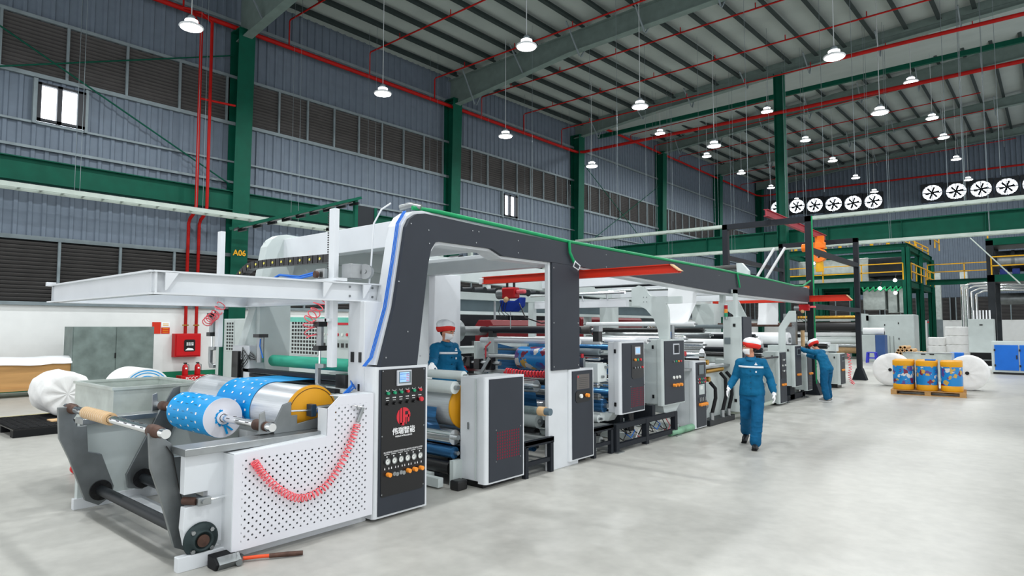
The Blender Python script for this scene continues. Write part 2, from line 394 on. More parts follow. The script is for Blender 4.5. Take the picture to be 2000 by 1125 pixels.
# cross girder and centre column
t = thing('cross_girder', (-9, 32.5, 5.75), 'wide dark green girder spanning across the hall between two cable trays', 'girder')
MB().box(XW+.5, 4, 32.49, 32.51, 5.78, 6.55).build('web', GRN, t); MB().box(XW+.5, 4, 32.35, 32.65, 6.55, 6.6).box(XW+.5, 4, 32.35, 32.65, 5.74, 5.79).build('flange', GRN, t)
f = MB()
for x in range(-20, 4, 3): f.box(x, x+.02, 32.36, 32.64, 5.78, 6.55)
f.build('stiffener', GRN, t)
t = thing('steel_column', (-9.9, 31.9, 0), 'tall dark green steel column standing free in the middle of the hall', 'column')
MB().box(-10.1, -9.7, 31.9, 31.93, 0, 14.35).build('web', GRN, t); MB().box(-10.12, -10.09, 31.72, 32.1, 0, 14.35).box(-9.71, -9.68, 31.72, 32.1, 0, 14.35).build('flange', GRN, t)
# roof-level green tie and red mains
tag(MB().box(XW+.6, 4, 33.94, 34.1, 13.9, 14.12).build('tie_beam', GRN), 'slim dark green tie beam crossing under the roof behind the third rafter', 'beam')
tag(MB().tube([(-22,-3,12.6),(-22,31.4,12.6),(-21.9,31.8,12.58),(-21.5,31.95,12.55),(-9,31.6,12.3),(5,31.6,12.3)], .085, 10).build('fire_main_pipe', RED), 'thick red fire main running along the left wall then turning across the hall', 'pipe')
tag(MB().tube([(-22,33,14.87),(-22,63,14.87),(-21.6,63.4,14.8),(4,63.4,14.5)], .08, 8).build('fire_main_pipe', RED), 'red fire main high along the far left wall and end wall', 'pipe')
tag(MB().tube([(-6.2,26,12.06),(4,26,11.95)], .07, 10).build('fire_main_pipe', RED), 'thick red pipe crossing below the second rafter at upper right', 'pipe')
k = 0
oo = ['first', 'second', 'third', 'fourth', 'fifth', 'sixth', 'seventh', 'eighth', 'ninth', 'tenth', 'eleventh', 'twelfth', 'thirteenth']
for y in (8.6, 12.5, 16.28, 20.05, 23.3, 26.73, 30.3):
    t = thing('sprinkler_pipe', (-12, y, 13.67), 'thin red sprinkler pipe under the front roof, %s from the camera' % oo[k], 'pipe')
    MB().tube([(-22,y,12.65),(-22,y,13.6),(-21.93,y,13.67),(2,y,13.67)], .032, 6).build('pipe_run', RED, t)
    for x in range(-20, 2, 3): MB().cyl((x,y,13.67), (x,y,13.9), .02, 6).build('sprinkler_riser', RED, t)
    k += 1
k = 0
for y in (35, 38.5, 42, 46, 50, 54.5, 59):
    t = thing('sprinkler_pipe', (-12, y, 15.3), 'thin red sprinkler pipe under the raised rear roof, %s of seven' % oo[k], 'pipe')
    MB().tube([(-22,y,14.87),(-22,y,15.2),(-21.9,y,15.25),(-10,y,15.5),(-4.+.4*k,y,15.7)], .03, 6).build('pipe_run', RED, t); k += 1
# twin risers on the wall to the hydrant box
for y, zt, lab in ((9.07, 11.9, 'left'), (9.42, 12.3, 'right')):
    t = thing('riser_pipe', (-22.05, y, 1.6), 'red vertical riser pipe above the hydrant box, the %s of the pair' % lab, 'pipe')
    MB().tube([(-22.2,y,1.6),(-22.2,y,5.35),(-22.1,y,5.5),(-21.7,y,5.7),(-21.65,y,5.9),(-21.65,y,zt),(-21.8,y-.3,12.58),(-21.95,y-.5,12.6)], .055, 8).build('pipe_run', RED, t)
    for z in (1.9, 2.62): MB().cyl((-22.2,y,z-.02), (-22.2,y,z+.02), .1, 10).build('pipe_flange', RED if z > 2 else BRS, t)
    MB().box(-22.25, -22.15, y-.14, y+.14, 2.6, 2.64).build('pipe_clamp', RED, t)
tag(MB().tube([(-21.65,9.07,9.55),(-21.65,10.3,9.62)], .04, 6).build('branch_pipe', RED), 'short red branch pipe joining the risers to the first green column', 'pipe')
# bracing rods
for a, b, lab in (((-22.1,-2,13.2),(-22.1,10.4,6.9),'falling across the nearest wall bay'), ((-22.1,-2,6.9),(-22.1,10.4,11.6),'rising across the nearest wall bay'),
                  ((-22.1,32.3,6.6),(-22.1,42.7,12.3),'rising across the fourth wall bay'), ((-22.1,32.3,12.3),(-22.1,42.7,6.6),'falling across the fourth wall bay')):
    tag(MB().cyl(a, b, .025, 6).build('brace_rod', GRN), 'thin dark green wind brace ' + lab, 'brace')
# cable trays: two rails, rungs and hanger wires
def tray(a, b, wid, label, rail=.13, hang=3.4, ztop=13.4, rung=.5):
    a = Vector(a); b = Vector(b); d = (b-a); L = d.length; d.normalize(); sx = d.cross(Vector((0,0,1)))
    t = thing('cable_tray', (a+b)/2, label, 'cable tray')
    for s_ in (-1, 1): MB().bar(a+sx*s_*wid/2, b+sx*s_*wid/2, .03, rail).build('side_rail', TRW, t)
    m = MB(); u = .2
    while u < L: m.bar(a+d*u-sx*wid/2, a+d*u+sx*wid/2, .05, .03); u += rung
    m.build('rungs', TRW, t)
    m = MB(); n = int(L/rung*.8)
    for k in range(3): m.bar(a+sx*(k-1)*.08+Vector((0,0,.03)), b+sx*(k-1)*.08+Vector((0,0,.03)), .03)
    m.build('cables', TRW, t)
    u = hang/2
    while u < L:
        for s_ in (-1, 1):
            p = a+d*u+sx*s_*wid/2; MB().cyl(p, (p.x, p.y, (deck(p.x, p.y)+.02)), .007, 4, cap=False).build('hanger_wire', GIR, t)
        u += hang
tray((-21, -3, 5.62), (-21, 30.6, 5.55), .5, 'white ladder cable tray running below the green wall girder')
tray((-21.2, 30.7, 6.88), (3, 30.7, 6.72), .4, 'white cable tray crossing the hall above the green cross girder')
tray((-20.5, 31.0, 5.62), (3, 31.0, 5.48), .4, 'white cable tray crossing the hall below the green cross girder')
# free hanging wires
for k, (x, y, z0) in enumerate(((-16,20,3.6),(-14.5,22,4),(-13,24,4),(-11.5,26,4),(-9,27.5,4),(-7.6,21,4),(-6.5,26,5),(-5,24,5),(-2.6,26,4.6),(-2.4,29,4.6),(-14,28.5,5),(-12,20,4.2),(-1.2,27,5))):
    tag(MB().cyl((x,y,z0+2), (x,y,deck(x,y)+.02), .007, 4, cap=False).build('hanging_wire', GIR), 'thin pale wire hanging from the roof over the laminating line', 'wire', 'hanging wires over the machine line')
# ------------------------------------------------------------------ high-bay lamps
def make_lamp():
    t = thing('high_bay_lamp', (0,0,0), 'x', 'lamp')
    MB().lathe([(.0,.0),(.30,.0),(.315,.02),(.30,.05),(.2,.1),(.14,.15),(.1,.2)], n=24).build('reflector', mat('lamp_housing_white', 'e8ecee', .4, var=0), t)
    MB().lathe([(.1,.2),(.1,.3),(.06,.34),(.02,.36),(.0,.36)], n=16).build('driver_housing', GIR, t)
    MB().cyl((0,0,-.012), (0,0,.012), .275, 24).build('diffuser', LIT, t)
    MB().lathe([(.142,.15),(.165,.165),(.165,.2),(.11,.215)], n=20).build('heat_ring', mat('lamp_ring_glow', 'ffffff', .5, var=0, emit='ffffff', es=4.), t)
    MB().cyl((0,0,.36), (0,0,1), .014, 6).build('drop_rod', mat('drop_rod_pale', 'b4babb', .5), t)
    ld = bpy.data.lights.new('lamp_light', 'AREA'); ld.shape = 'DISK'; ld.size = .5; ld.energy = LAMP_W; ld.color = (.96, .985, 1)
    lo = bpy.data.objects.new('lamp_light', ld); COL.objects.link(lo); lo.parent = t; lo.location = (0,0,-.03)
    return t
L0 = make_lamp(); first = True
rows = [(-17.6, [(7.1,10),(13.6,10),(20.15,10),(26.83,10)], 'left row of the front hall'), (-11.4, [(13.98,10),(20.65,10),(27.4,10)], 'middle row of the front hall'),
        (-4.76, [(20.6,10),(27.2,10)], 'right row of the front hall')]
rr = []
for x, l, lab in rows:
    for i, (y, z) in enumerate(l): rr.append((x, y, z, 'white high-bay lamp on a long rod, %s in the %s' % (oo[i], lab)))
k13 = (13-H)/(12-H)
for x, l, lab in ((-4.15, [30.4,36.4,40.6,46.4,53.5], 'right row'), (-9.95, [30.2,36.3,41.9,47.8,53.7], 'middle row'), (-15.4, [30.0,35.9,41.4,47.2,53.3], 'left row')):
    for i, y in enumerate(l): rr.append((x*k13, y*k13, 13, 'white high-bay lamp on a rod, %s in the %s under the raised rear roof' % (oo[i], lab)))
for x, y, z, lab in rr:
    o = L0 if first else copy_tree(L0)
    first = False; o.location = (x, y, z); o['label'] = lab; o['group'] = 'high-bay lamps of the hall'
for o in list(COL.objects):   # each rod reaches its own roof height
    if o.name.startswith('drop_rod'):
        q = o.parent.location; o.scale = (1,1,1); h = deck(q.x, q.y) - q.z + .02
        me = o.data.copy(); o.data = me
        for v in me.vertices:
            if v.co.z > .5: v.co.z = h
# lamps the photo does not reach: they light the aisle from beside and behind the camera
for k, (x, y) in enumerate(((-11.4,7.1),(-4.76,13.9),(-4.76,7.1),(-11.4,0.5),(-4.76,.5),(1.8,7.1),(1.8,.5),(1.8,27.2),(-17.6,.5))):
    o = copy_tree(L0); o.location = (x, y, 10.); o['label'] = 'white high-bay lamp over the aisle beside the camera, %s in its group' % oo[k]; o['group'] = 'high-bay lamps beside the camera'
# ------------------------------------------------------------------ exhaust fans in the end wall
def make_fan():
    t = thing('exhaust_fan', (0,0,0), 'x', 'fan'); r = .72
    m = MB(); n = 32
    # square housing with an octagonal-round mouth
    v = []; 
    for yy in (0, -.18):
        for i in range(n):
            a = 2*math.pi*i/n; c, s_ = math.cos(a), math.sin(a); q = .8/max(abs(c), abs(s_)); v.append((c*q, yy, s_*q))
        for i in range(n):
            a = 2*math.pi*i/n; c, s_ = math.cos(a), math.sin(a); v.append((c*r, yy, s_*r*.92))
    f = []
    for i in range(n):
        j = (i+1)%n; f += [(2*n+i, 2*n+j, 3*n+j, 3*n+i), (i, j, 2*n+j, 2*n+i), (n+i, n+j, 3*n+j, 3*n+i)]
    m.add(v, f); m.build('housing', mat('fan_housing_dark', '2b2f33', .5), t)
    MB().cyl((0,.0,0), (0,.02,0), r*.97, 28).build('daylight_opening', DAY, t)
    m = MB(); z = -.62
    while z < .66: w_ = math.sqrt(max(.01, r*r-z*z)); m.box(-w_, w_, -.04, -.02, z, z+.045); z += .115
    m.build('shutter_slats', mat('fan_shutter_grey', '2f3337', .6), t)
    m = MB()
    for k in range(6):
        a = k*math.pi/3+.3; c, s_ = math.cos(a), math.sin(a)
        m.add([(c*.08-s_*.05,-.08,s_*.08+c*.05),(c*.5-s_*.02,-.08,s_*.5+c*.02),(c*.5+s_*.13,-.12,s_*.5-c*.13),(c*.08+s_*.06,-.12,s_*.08-c*.06),
               (c*.08-s_*.05,-.095,s_*.08+c*.05),(c*.5-s_*.02,-.095,s_*.5+c*.02),(c*.5+s_*.13,-.135,s_*.5-c*.13),(c*.08+s_*.06,-.135,s_*.08-c*.06)],
              [(0,1,2,3),(7,6,5,4),(0,4,5,1),(1,5,6,2),(2,6,7,3),(3,7,4,0)])
    m.cyl((0,-.05,0), (0,-.14,0), .12, 12); m.build('fan_blades', IRN, t)
    MB().box(-.02,.02,-.17,-.15,-.7,.7).box(-.7,.7,-.17,-.15,-.02,.02).build('motor_bracket', IRN, t)
    return t
F0 = make_fan()
for k, (x, z) in enumerate([(-20.3,13.55),(-18.55,13.5),(-16.93,13.4),(-15.29,13.3),(-13.65,13.2),(-12.0,13.15)] + [(-7.53,13.3),(-5.84,13.2),(-4.16,13.15),(-2.48,13.1),(-.8,13.1)]):
    o = F0 if k == 0 else copy_tree(F0); o.location = (x, YE-.1, z)
    o['label'] = 'round exhaust fan with daylight behind, %s in the %s' % ((oo[k] + ' from the left', 'left-hand bank') if k < 6 else (oo[k-6] + ' from the left', 'right-hand bank')); o['group'] = 'exhaust fans in the end wall'
# ================================================================== LAMINATING LINE
XF = -4.95; XL = -7.6
def perf_mat():
    m = bpy.data.materials.new('perforated_white_sheet'); m.use_nodes = True; nt = m.node_tree; b = nt.nodes['Principled BSDF']
    b.inputs['Base Color'].default_value = (*hx('dfe0e6'), 1); b.inputs['Roughness'].default_value = .4
    tc = nt.nodes.new('ShaderNodeTexCoord'); sx = nt.nodes.new('ShaderNodeSeparateXYZ'); nt.links.new(tc.outputs['Object'], sx.inputs[0])
    def M(op, a, b_=None):
        n = nt.nodes.new('ShaderNodeMath'); n.operation = op
        for i, v in enumerate((a, b_)):
            if v is None: continue
            if isinstance(v, (int, float)): n.inputs[i].default_value = v
            else: nt.links.new(v, n.inputs[i])
        return n.outputs[0]
    P = .066; outs = []
    for off in (0, .5):
        d = []
        for ax in (1, 2):
            u = M('FRACT', M('ADD', M('DIVIDE', sx.outputs[ax], P), off + 50)); u = M('SUBTRACT', u, .5); d.append(M('MULTIPLY', u, u))
        outs.append(M('LESS_THAN', M('ADD', d[0], d[1]), (.0088/P)**2))
    hole = M('MAXIMUM', outs[0], outs[1])
    y, z = sx.outputs[1], sx.outputs[2]      # object origin sits at the sheet's lower near corner
    lim = M('MULTIPLY', M('GREATER_THAN', y, .07), M('GREATER_THAN', z, .06))
    lim = M('MULTIPLY', lim, M('MAXIMUM', M('LESS_THAN', z, .70), M('MULTIPLY', M('GREATER_THAN', y, .91), M('LESS_THAN', z, 1.05))))
    lim = M('MULTIPLY', lim, M('LESS_THAN', y, 1.27))
    nt.links.new(M('SUBTRACT', 1, M('MULTIPLY', hole, lim)), b.inputs['Alpha'])
    return m
PERF = perf_mat()
def printed_mat(name, base, spots, scale, seed=0.):
    m = bpy.data.materials.new(name); m.use_nodes = True; nt = m.node_tree; b = nt.nodes['Principled BSDF']; b.inputs['Roughness'].default_value = .3
    tc = nt.nodes.new('ShaderNodeTexCoord'); mp = nt.nodes.new('ShaderNodeMapping'); mp.inputs['Location'].default_value = (seed, seed, seed)
    v = nt.nodes.new('ShaderNodeTexVoronoi'); v.inputs['Scale'].default_value = scale; v.inputs['Randomness'].default_value = .8
    nt.links.new(tc.outputs['Object'], mp.inputs[0]); nt.links.new(mp.outputs[0], v.inputs['Vector'])
    cr = nt.nodes.new('ShaderNodeValToRGB'); cr.color_ramp.interpolation = 'CONSTANT'; e = cr.color_ramp.elements
    e[0].color = (*hx(spots[0]), 1); e[1].position = 1/len(spots); e[1].color = (*hx(spots[1]), 1)
    for i, c in enumerate(spots[2:]): q = cr.color_ramp.elements.new((i+2)/len(spots)); q.color = (*hx(c), 1)
    sp = nt.nodes.new('ShaderNodeSeparateColor'); nt.links.new(v.outputs['Color'], sp.inputs[0]); nt.links.new(sp.outputs[0], cr.inputs[0])
    nz = nt.nodes.new('ShaderNodeTexNoise'); nz.inputs['Scale'].default_value = scale*1.3; nt.links.new(mp.outputs[0], nz.inputs['Vector'])
    ad = nt.nodes.new('ShaderNodeVectorMath'); ad.operation = 'MULTIPLY_ADD'; ad.inputs[1].default_value = (.16,.16,.16); nt.links.new(nz.outputs['Color'], ad.inputs[0]); nt.links.new(mp.outputs[0], ad.inputs[2]); nt.links.new(ad.outputs[0], v.inputs['Vector'])
    th = nt.nodes.new('ShaderNodeMath'); th.operation = 'LESS_THAN'; th.inputs[1].default_value = .55; nt.links.new(v.outputs['Distance'], th.inputs[0])
    mx = nt.nodes.new('ShaderNodeMix'); mx.data_type = 'RGBA'; mx.inputs[6].default_value = (*hx(base), 1)
    nt.links.new(th.outputs[0], mx.inputs[0]); nt.links.new(cr.outputs[0], mx.inputs[7]); nt.links.new(mx.outputs[2], b.inputs['Base Color'])
    return m
PRT = printed_mat('colourful_printed_film', '1583c8', ['5f4488','d8d4d0','1583c8','7a1c38','c9a04a','1583c8','2560b0'], 8)
def P_(*a): return a
def plate(poly, x0, x1, name, mt, parent, bevel=.004): return MB().prism(poly, 'x', x0, x1).build(name, mt, parent, bevel)
def roller(x0, x1, y, z, r, mt, parent, name='roller', shaft=True, n=28):
    m = MB(); m.cyl((x0,y,z), (x1,y,z), r, n)
    if shaft: m.m = 1; m.cyl((x0-.08,y,z), (x0,y,z), r*.35, 10); m.cyl((x1,y,z), (x1+.06,y,z), r*.35, 10)
    return m.build(name, [mt, STL], parent, .003, 1)
# ---------------- winding stand nearest the camera
st = thing('winding_stand', (-6.35, 2.9, 0), 'white film winding stand with swing arms and a large silver drum, nearest the camera', 'machine')
prof = [(2.12,.86),(2.12,.56),(2.3,.56),(2.3,.47),(2.13,.46),(2.12,.30),(2.15,.16),(2.72,.14),(2.76,.6),(2.9,.74),(3.76,.76),(3.76,.86)]
plate(prof, -5.2, -5.12, 'side_plate', WHT, st); plate([(2.1,.86),(2.1,.10),(3.76,.10),(3.76,.86)], XL-.08, XL, 'side_plate', PGR, st)
for x in (-5.14, XL-.06):
    MB().box(x, x+.07, 2.07, 3.78, 0, .11).build('floor_plate', WHT, st, .004)
MB().box(XL, -5.14, 2.5, 2.68, 0, .045).build('floor_beam', WHT, st, .004)
for a, b in ((-5.3, -5.05), (XL-.12, XL+.12)): MB().box(a, b, 2.09, 3.42, .86, .915).build('slide_rail', STL, st, .004)
armR = [(1.93,1.03),(1.95,.76),(2.02,.55),(2.14,.12),(2.25,.06),(2.36,.12),(2.38,.25),(2.28,.55),(2.24,.78),(2.2,.82),(2.12,.82),(2.1,.93),(2.05,.97),(2.04,1.03)]
armL = [(1.86,1.06),(1.88,.76),(1.97,.55),(2.12,.12),(2.24,.05),(2.36,.12),(2.37,.22),(2.25,.56),(2.13,.6),(2.11,.86),(2.03,.86),(1.99,.93),(2.04,1.02),(2.0,1.06)]
plate(armR, -5.36, -5.32, 'swing_arm', STD, st); plate(armL, XL+.14, XL+.19, 'swing_arm', STD, st)
rear = [(2.84,1.0),(2.5,.3),(2.52,.16),(2.66,.12),(2.78,.22),(2.86,.5),(3.02,.9),(2.98,1.0)]
plate(rear, XL+.1, XL+.14, 'swing_arm', STD, st); plate([(p[0]+.02, p[1]) for p in rear], -5.36, -5.32, 'swing_arm', STD, st)
for y, z in ((2.25,.2), (2.64,.25)):
    r = MB().cyl((XL+.1,y,z), (-5.1,y,z), .048, 20).build('pivot_tube', IRN, st)
    for x in (XL+.2, -5.37):
        m = MB().cyl((x-.012,y,z), (x+.012,y,z), .1, 24)
        for k in range(8): a = k*math.pi/4; m.cyl((x+.012,y+.08*math.cos(a),z+.08*math.sin(a)), (x+.02,y+.08*math.cos(a),z+.08*math.sin(a)), .008, 6)
        m.build('flange', BLK, r)
MB().box(-5.75,-5.3,2.8,3.7,.12,.7).build('dark_box', IRN, st, .01)  # added dark box, stands in for the unlit interior behind the guard holes
# outer bearing
bz = MB().lathe([(.0,0),(.128,0),(.135,.015),(.12,.03),(.085,.04),(.08,.065),(.066,.07),(.062,.05),(0,.05)], (-5.12,2.25,.2), 'x', 30).build('bearing_housing', mat('bearing_grey_green','2d3a3b',.5,.3), st)
for a in (45,135,225,315): MB().cyl((-5.09,2.25+.1*math.cos(R(a)),.2+.1*math.sin(R(a))), (-5.065,2.25+.1*math.cos(R(a)),.2+.1*math.sin(R(a))), .017, 6).build('bolt', STL, bz)
MB().cyl((-5.1,2.25,.2), (-5.055,2.25,.2), .047, 20).build('axle_end', RST, bz)
# air cylinder outside the side plate
ac = MB().box(-5.12,-5.03,2.42,2.47,.44,.57).box(-5.12,-5.03,2.47,2.49,.45,.56).build('air_cylinder', mat('cylinder_blue_grey','24384a',.4,.2), st, .006)
MB().cyl((-5.075,2.49,.51), (-5.075,2.9,.51), .042, 20).build('barrel', STL, ac); MB().cyl((-5.075,2.28,.5), (-5.075,2.42,.505), .012, 12).build('piston_rod', CHR, ac)
MB().box(-5.1,-5.05,2.2,2.3,.47,.53).cyl((-5.11,2.24,.5),(-5.03,2.24,.5),.018,12).build('clevis', STL, ac, .004); MB().cyl((-5.2,2.15,.5),(-5.1,2.21,.5),.03,14).build('knuckle', RST, ac)
# perforated guard
g = [(2.42,.09),(3.76,.09),(3.76,1.22),(3.38,1.22),(3.26,1.12),(3.26,.88),(2.42,.84)]
m = MB().prism([(y-2.42, z-.09) for y, z in g], 'x', -.004, .004)
me = bpy.data.meshes.new('perforated_guard'); me.from_pydata(m.v, [], m.f); me.materials.append(PERF)
pg = bpy.data.objects.new('perforated_guard', me); COL.objects.link(pg); pg.parent = st; pg.location = (-4.95+6.35, 2.42-2.9, .09)
f = MB().box(-5.12,-4.95,2.415,2.42,.09,.84)
f.add([(-4.95,2.42,.84),(-4.95,3.26,.88),(-5.1,3.26,.88),(-5.1,2.42,.84),(-4.95,2.42,.845),(-4.95,3.26,.885),(-5.1,3.26,.885),(-5.1,2.42,.845)],[(0,1,2,3),(7,6,5,4),(0,4,5,1),(2,6,7,3)])
f.box(-5.1,-4.95,3.26,3.265,.88,1.12).box(-5.1,-4.95,3.38,3.76,1.217,1.222); f.build('guard_flange', WHT, pg).location = (0,0,0)
for c in COL.objects:
    if c.name.startswith('guard_flange'):
        for v in c.data.vertices: v.co += gloc(pg) - gloc(pg)
# drum with golden end discs
dr = MB(); dr.cyl((XL+.2,3.33,1.03), (-5.34,3.33,1.03), .262, 56); dr = dr.build('winding_drum', SLV, st)
for x0, x1, c_ in ((-5.34,-5.3,GOL), (XL+.16,XL+.2,STL)): MB().lathe([(0,x0),(.262,x0),(.275,(x0+x1)/2),(.262,x1),(0,x1)], (0,3.33,1.03), 'x', 48).build('end_disc', c_, dr)
MB().ring((-5.298,3.33,1.03), (1,0,0), .245, .25, .002, 40).build('disc_line', RST, dr)
# film wound round the drum
def arcband(x0, x1, r, a0, a1, n=20):
    A = []; B = []
    for i in range(n+1):
        a = R(a0 + (a1-a0)*i/n); A.append((x0, 3.33+r*math.cos(a), 1.03+r*math.sin(a))); B.append((x1, 3.33+r*math.cos(a), 1.03+r*math.sin(a)))
    return A, B
A, B = arcband(-6.72, -5.98, .267, 205, 80); A += [(-6.72,3.7,1.296),(-6.72,4.3,1.27)]; B += [(-5.98,3.7,1.296),(-5.98,4.3,1.27)]
MB().sheet(A, B, .003).build('film_web', CYA, st)
pm = MB(); rr2 = random.Random(3)
for i in range(7):
    for j in range(4):
        a = R(96 + i*16); x = -6.66 + j*.18 + (i % 2)*.05; r = .2735
        for s in range(1): 
            q = [(x, a), (x+.03, a), (x+.03, a+.08), (x, a+.08)]
            pm.add([(u, 3.33+r*math.cos(t), 1.03+r*math.sin(t)) for u, t in q], [(0,1,2,3)])
pm.build('printed_marks', TXW, st)
MB().box(XL+.1, -5.3, 3.66, 4.3, 1.2, 1.235).build('feed_table', CLR, st, .003)
MB().box(XL+.1, -5.35, 3.6, 3.68, 1.2, 1.235).build('table_edge', BLK, st)
# carriage brackets above the rails
for x in (-5.22, XL+.02):
    plate([(2.9,.915),(2.9,1.0),(2.98,1.16),(3.06,1.18),(3.06,1.06),(3.12,1.06),(3.12,.98),(3.4,1.02),(3.4,.915)], x-.012, x+.012, 'carriage_bracket', STD, st)
    plate([(2.78,.92),(2.78,1.1),(2.83,1.12),(2.84,1.0),(2.9,.99),(2.9,.92)], x-.04, x-.02, 'hook_plate', STL, st)
    c = MB().box(x-.04,x+.05,3.24,3.29,1.03,1.14).build('air_cylinder', mat('cylinder_blue_grey','24384a',.4,.2), st, .005)
    MB().cyl((x,3.29,1.085), (x,3.5,1.085), .036, 18).build('barrel', STL, c); MB().cyl((x,3.02,1.1), (x,3.24,1.085), .01, 10).build('piston_rod', CHR, c)
for k in range(4):
    pts = [(-5.2+.01*k,3.5,1.12+.01*k),(-5.16,3.6+.02*k,1.2+.03*k),(-5.2-.02*k,3.72,1.26+.02*k),(-5.3,3.82,1.22)]
    MB().tube(pts, .007, 6).build('air_hose', BLU, st)
MB().tube([(-5.2,3.3,1.12),(-5.17,3.33,1.02),(-5.18,3.36,.93),(-5.2,3.4,.9)], .006, 6).build('air_hose', BLU, st)
MB().tube([(-5.3,2.05,.92),(-5.3,2.1,.84),(-5.3,2.15,.6),(-5.3,2.2,.4),(-5.3,2.25,.2)], .005, 6).build('cable', BLK, st)
# shafts and rolls lying on the stand
def shaft(y, z, label, name='mandrel_shaft'):
    t = thing(name, (-6.35, y, z), label, 'shaft')
    m = MB().cyl((XL-.0,y,z), (-5.13,y,z), .036, 24); m.build('tube_body', CHR, t)
    for k in range(14):
        x = XL+.2+k*.17
        for a in (30, 100, 170): MB
    m = MB()
    for k in range(12):
        for a in (20, 75, 140):
            x = XL+.25+k*.18+(.09 if a == 75 else 0); c, s_ = math.cos(R(a)), math.sin(R(a))
            m.bar((x, y-c*.0365, z+s_*.0365), (x+.06, y-c*.0365, z+s_*.0365), .008, .002, up=(0,-c,s_))
    m.build('gripping_slots', BLK, t)
    for x0 in (XL+.1, -5.42): MB().lathe([(.036,x0),(.05,x0+.01),(.05,x0+.12),(.042,x0+.13),(.042,x0+.2),(.036,x0+.21)], (0,y,z), 'x', 18).build('collar', RST, t)
    return t
shaft(1.98, 1.04, 'chrome mandrel shaft at the front of the winding stand carrying a cardboard tube')
shaft(2.84, .985, 'chrome mandrel shaft passing through the blue printed film roll')
kt = MB(); kt.ring((-7.0,1.98,1.04), (1,0,0), .038, .055, .68, 28)
tg = kt.build('cardboard_tube', KFT); tag(tg, 'brown cardboard tube bound with clear tape on the front shaft', 'tube')
m = MB()
for k in range(12): m.ring((-6.97+k*.052,1.98,1.04), (1,0,0), .0552, .0562, .018, 28)
m.build('tape_turns', mat('clear_tape', 'e0c6a2', .25, var=0), tg)
ro = thing('film_roll', (-6.5, 2.84, .985-.19), 'bright blue printed film roll with white end lying on the winding stand', 'film roll')
m = MB(); m.ring((-6.88,2.84,.985), (1,0,0), .06, .19, .83, 56); m = m.build('wound_film', CYA, ro, .004, 1)
MB().ring((-6.052,2.84,.985), (1,0,0), .062, .187, .006, 56).build('roll_end', PRF, ro); MB().ring((-6.9,2.84,.985), (1,0,0), .04, .062, .87, 28).build('core', PRF, ro)
m = MB(); rs = random.Random(5)
for i in range(9):
    for j in range(4):
        a = R(60+i*24+(j%2)*7); x = -6.82+j*.2; r = .1925; q = [(x,a),(x+.03,a),(x+.03,a+.12),(x,a+.12)]
        m.add([(u, 2.84+r*math.cos(t), .985+r*math.sin(t)) for u, t in q], [(0,1,2,3)])
m.build('printed_marks', TXW, ro)
m = MB()
for i in range(9):
    for j in range(3):
        a = R(70+i*24); x = -6.72+j*.2; r = .1925; m.add([(u, 2.84+r*math.cos(t), .985+r*math.sin(t)) for u, t in ((x,a),(x+.06,a),(x+.06,a+.02),(x,a+.02))], [(0,1,2,3)])
m.build('dark_dashes', BLK, ro)
m = MB()
for k, a in enumerate(range(95, 300, 12)):
    c, s_ = math.cos(R(a)), math.sin(R(a)); c2, s2 = math.cos(R(a+14)), math.sin(R(a+14)); rr_ = .068+.006*math.sin(k*2.3); m.bar((-6.042,2.84+c*rr_,.985+s_*rr_), (-6.042,2.84+c2*rr_,.985+s2*rr_), .004, .018+.008*math.sin(k*1.7))
m.bar((-6.04,2.85,.92),(-6.035,2.88,.83),.004,.02); m.bar((-6.04,2.87,.91),(-6.035,2.93,.86),.004,.016)
m.build('film_scraps', CYA, ro)
# coral coil hose with blow gun
def coil(path, r, turns, wire, mt, name, label, cat='hose', parent=None, samp=14):
    Pp = [Vector(p) for p in path]
    def at(u):
        x = u*(len(Pp)-1); i = min(int(x), len(Pp)-2); f = x-i
        p0, p1, p2, p3 = Pp[max(i-1,0)], Pp[i], Pp[i+1], Pp[min(i+2, len(Pp)-1)]
        return .5*((2*p1)+(-p0+p2)*f+(2*p0-5*p1+4*p2-p3)*f*f+(-p0+3*p1-3*p2+p3)*f**3)
    pts = []; N = turns*samp
    for k in range(N+1):
        u = k/N; p = at(u); d = (at(min(1,u+.01))-at(max(0,u-.01))).normalized(); u0 = Vector((1,0,0)) if abs(d.x) < .9 else Vector((0,0,1))
        a = d.cross(u0).normalized(); b = d.cross(a); t = 2*math.pi*turns*u; pts.append(p + (a*math.cos(t)+b*math.sin(t))*r)
    ob = MB().tube(pts, wire, 5).build(name, mt, parent)
    if parent is None: tag(ob, label, cat)
    return ob
coil([(-4.91,2.57,.77),(-4.90,2.64,.66),(-4.90,2.80,.50),(-4.90,2.99,.40),(-4.90,3.21,.45),(-4.90,3.36,.60),(-4.90,3.48,.80),(-4.91,3.55,.95)], .03, 46, .005, PNK, 'coiled_air_hose', 'coral pink coiled air hose sagging across the white perforated guard')
t = thing('air_blow_gun', (-4.92, 3.6, 1.02), 'small silver air blow gun hung on the white perforated guard', 'tool')
MB().bar((-4.92,3.56,.97),(-4.92,3.62,1.1),.028,.03).build('grip', STL, t, .005); MB().cyl((-4.92,3.62,1.1),(-4.92,3.5,1.13),.006,8).build('nozzle', CHR, t); MB().bar((-4.92,3.57,1.08),(-4.92,3.55,1.12),.012).build('trigger', STL, t)
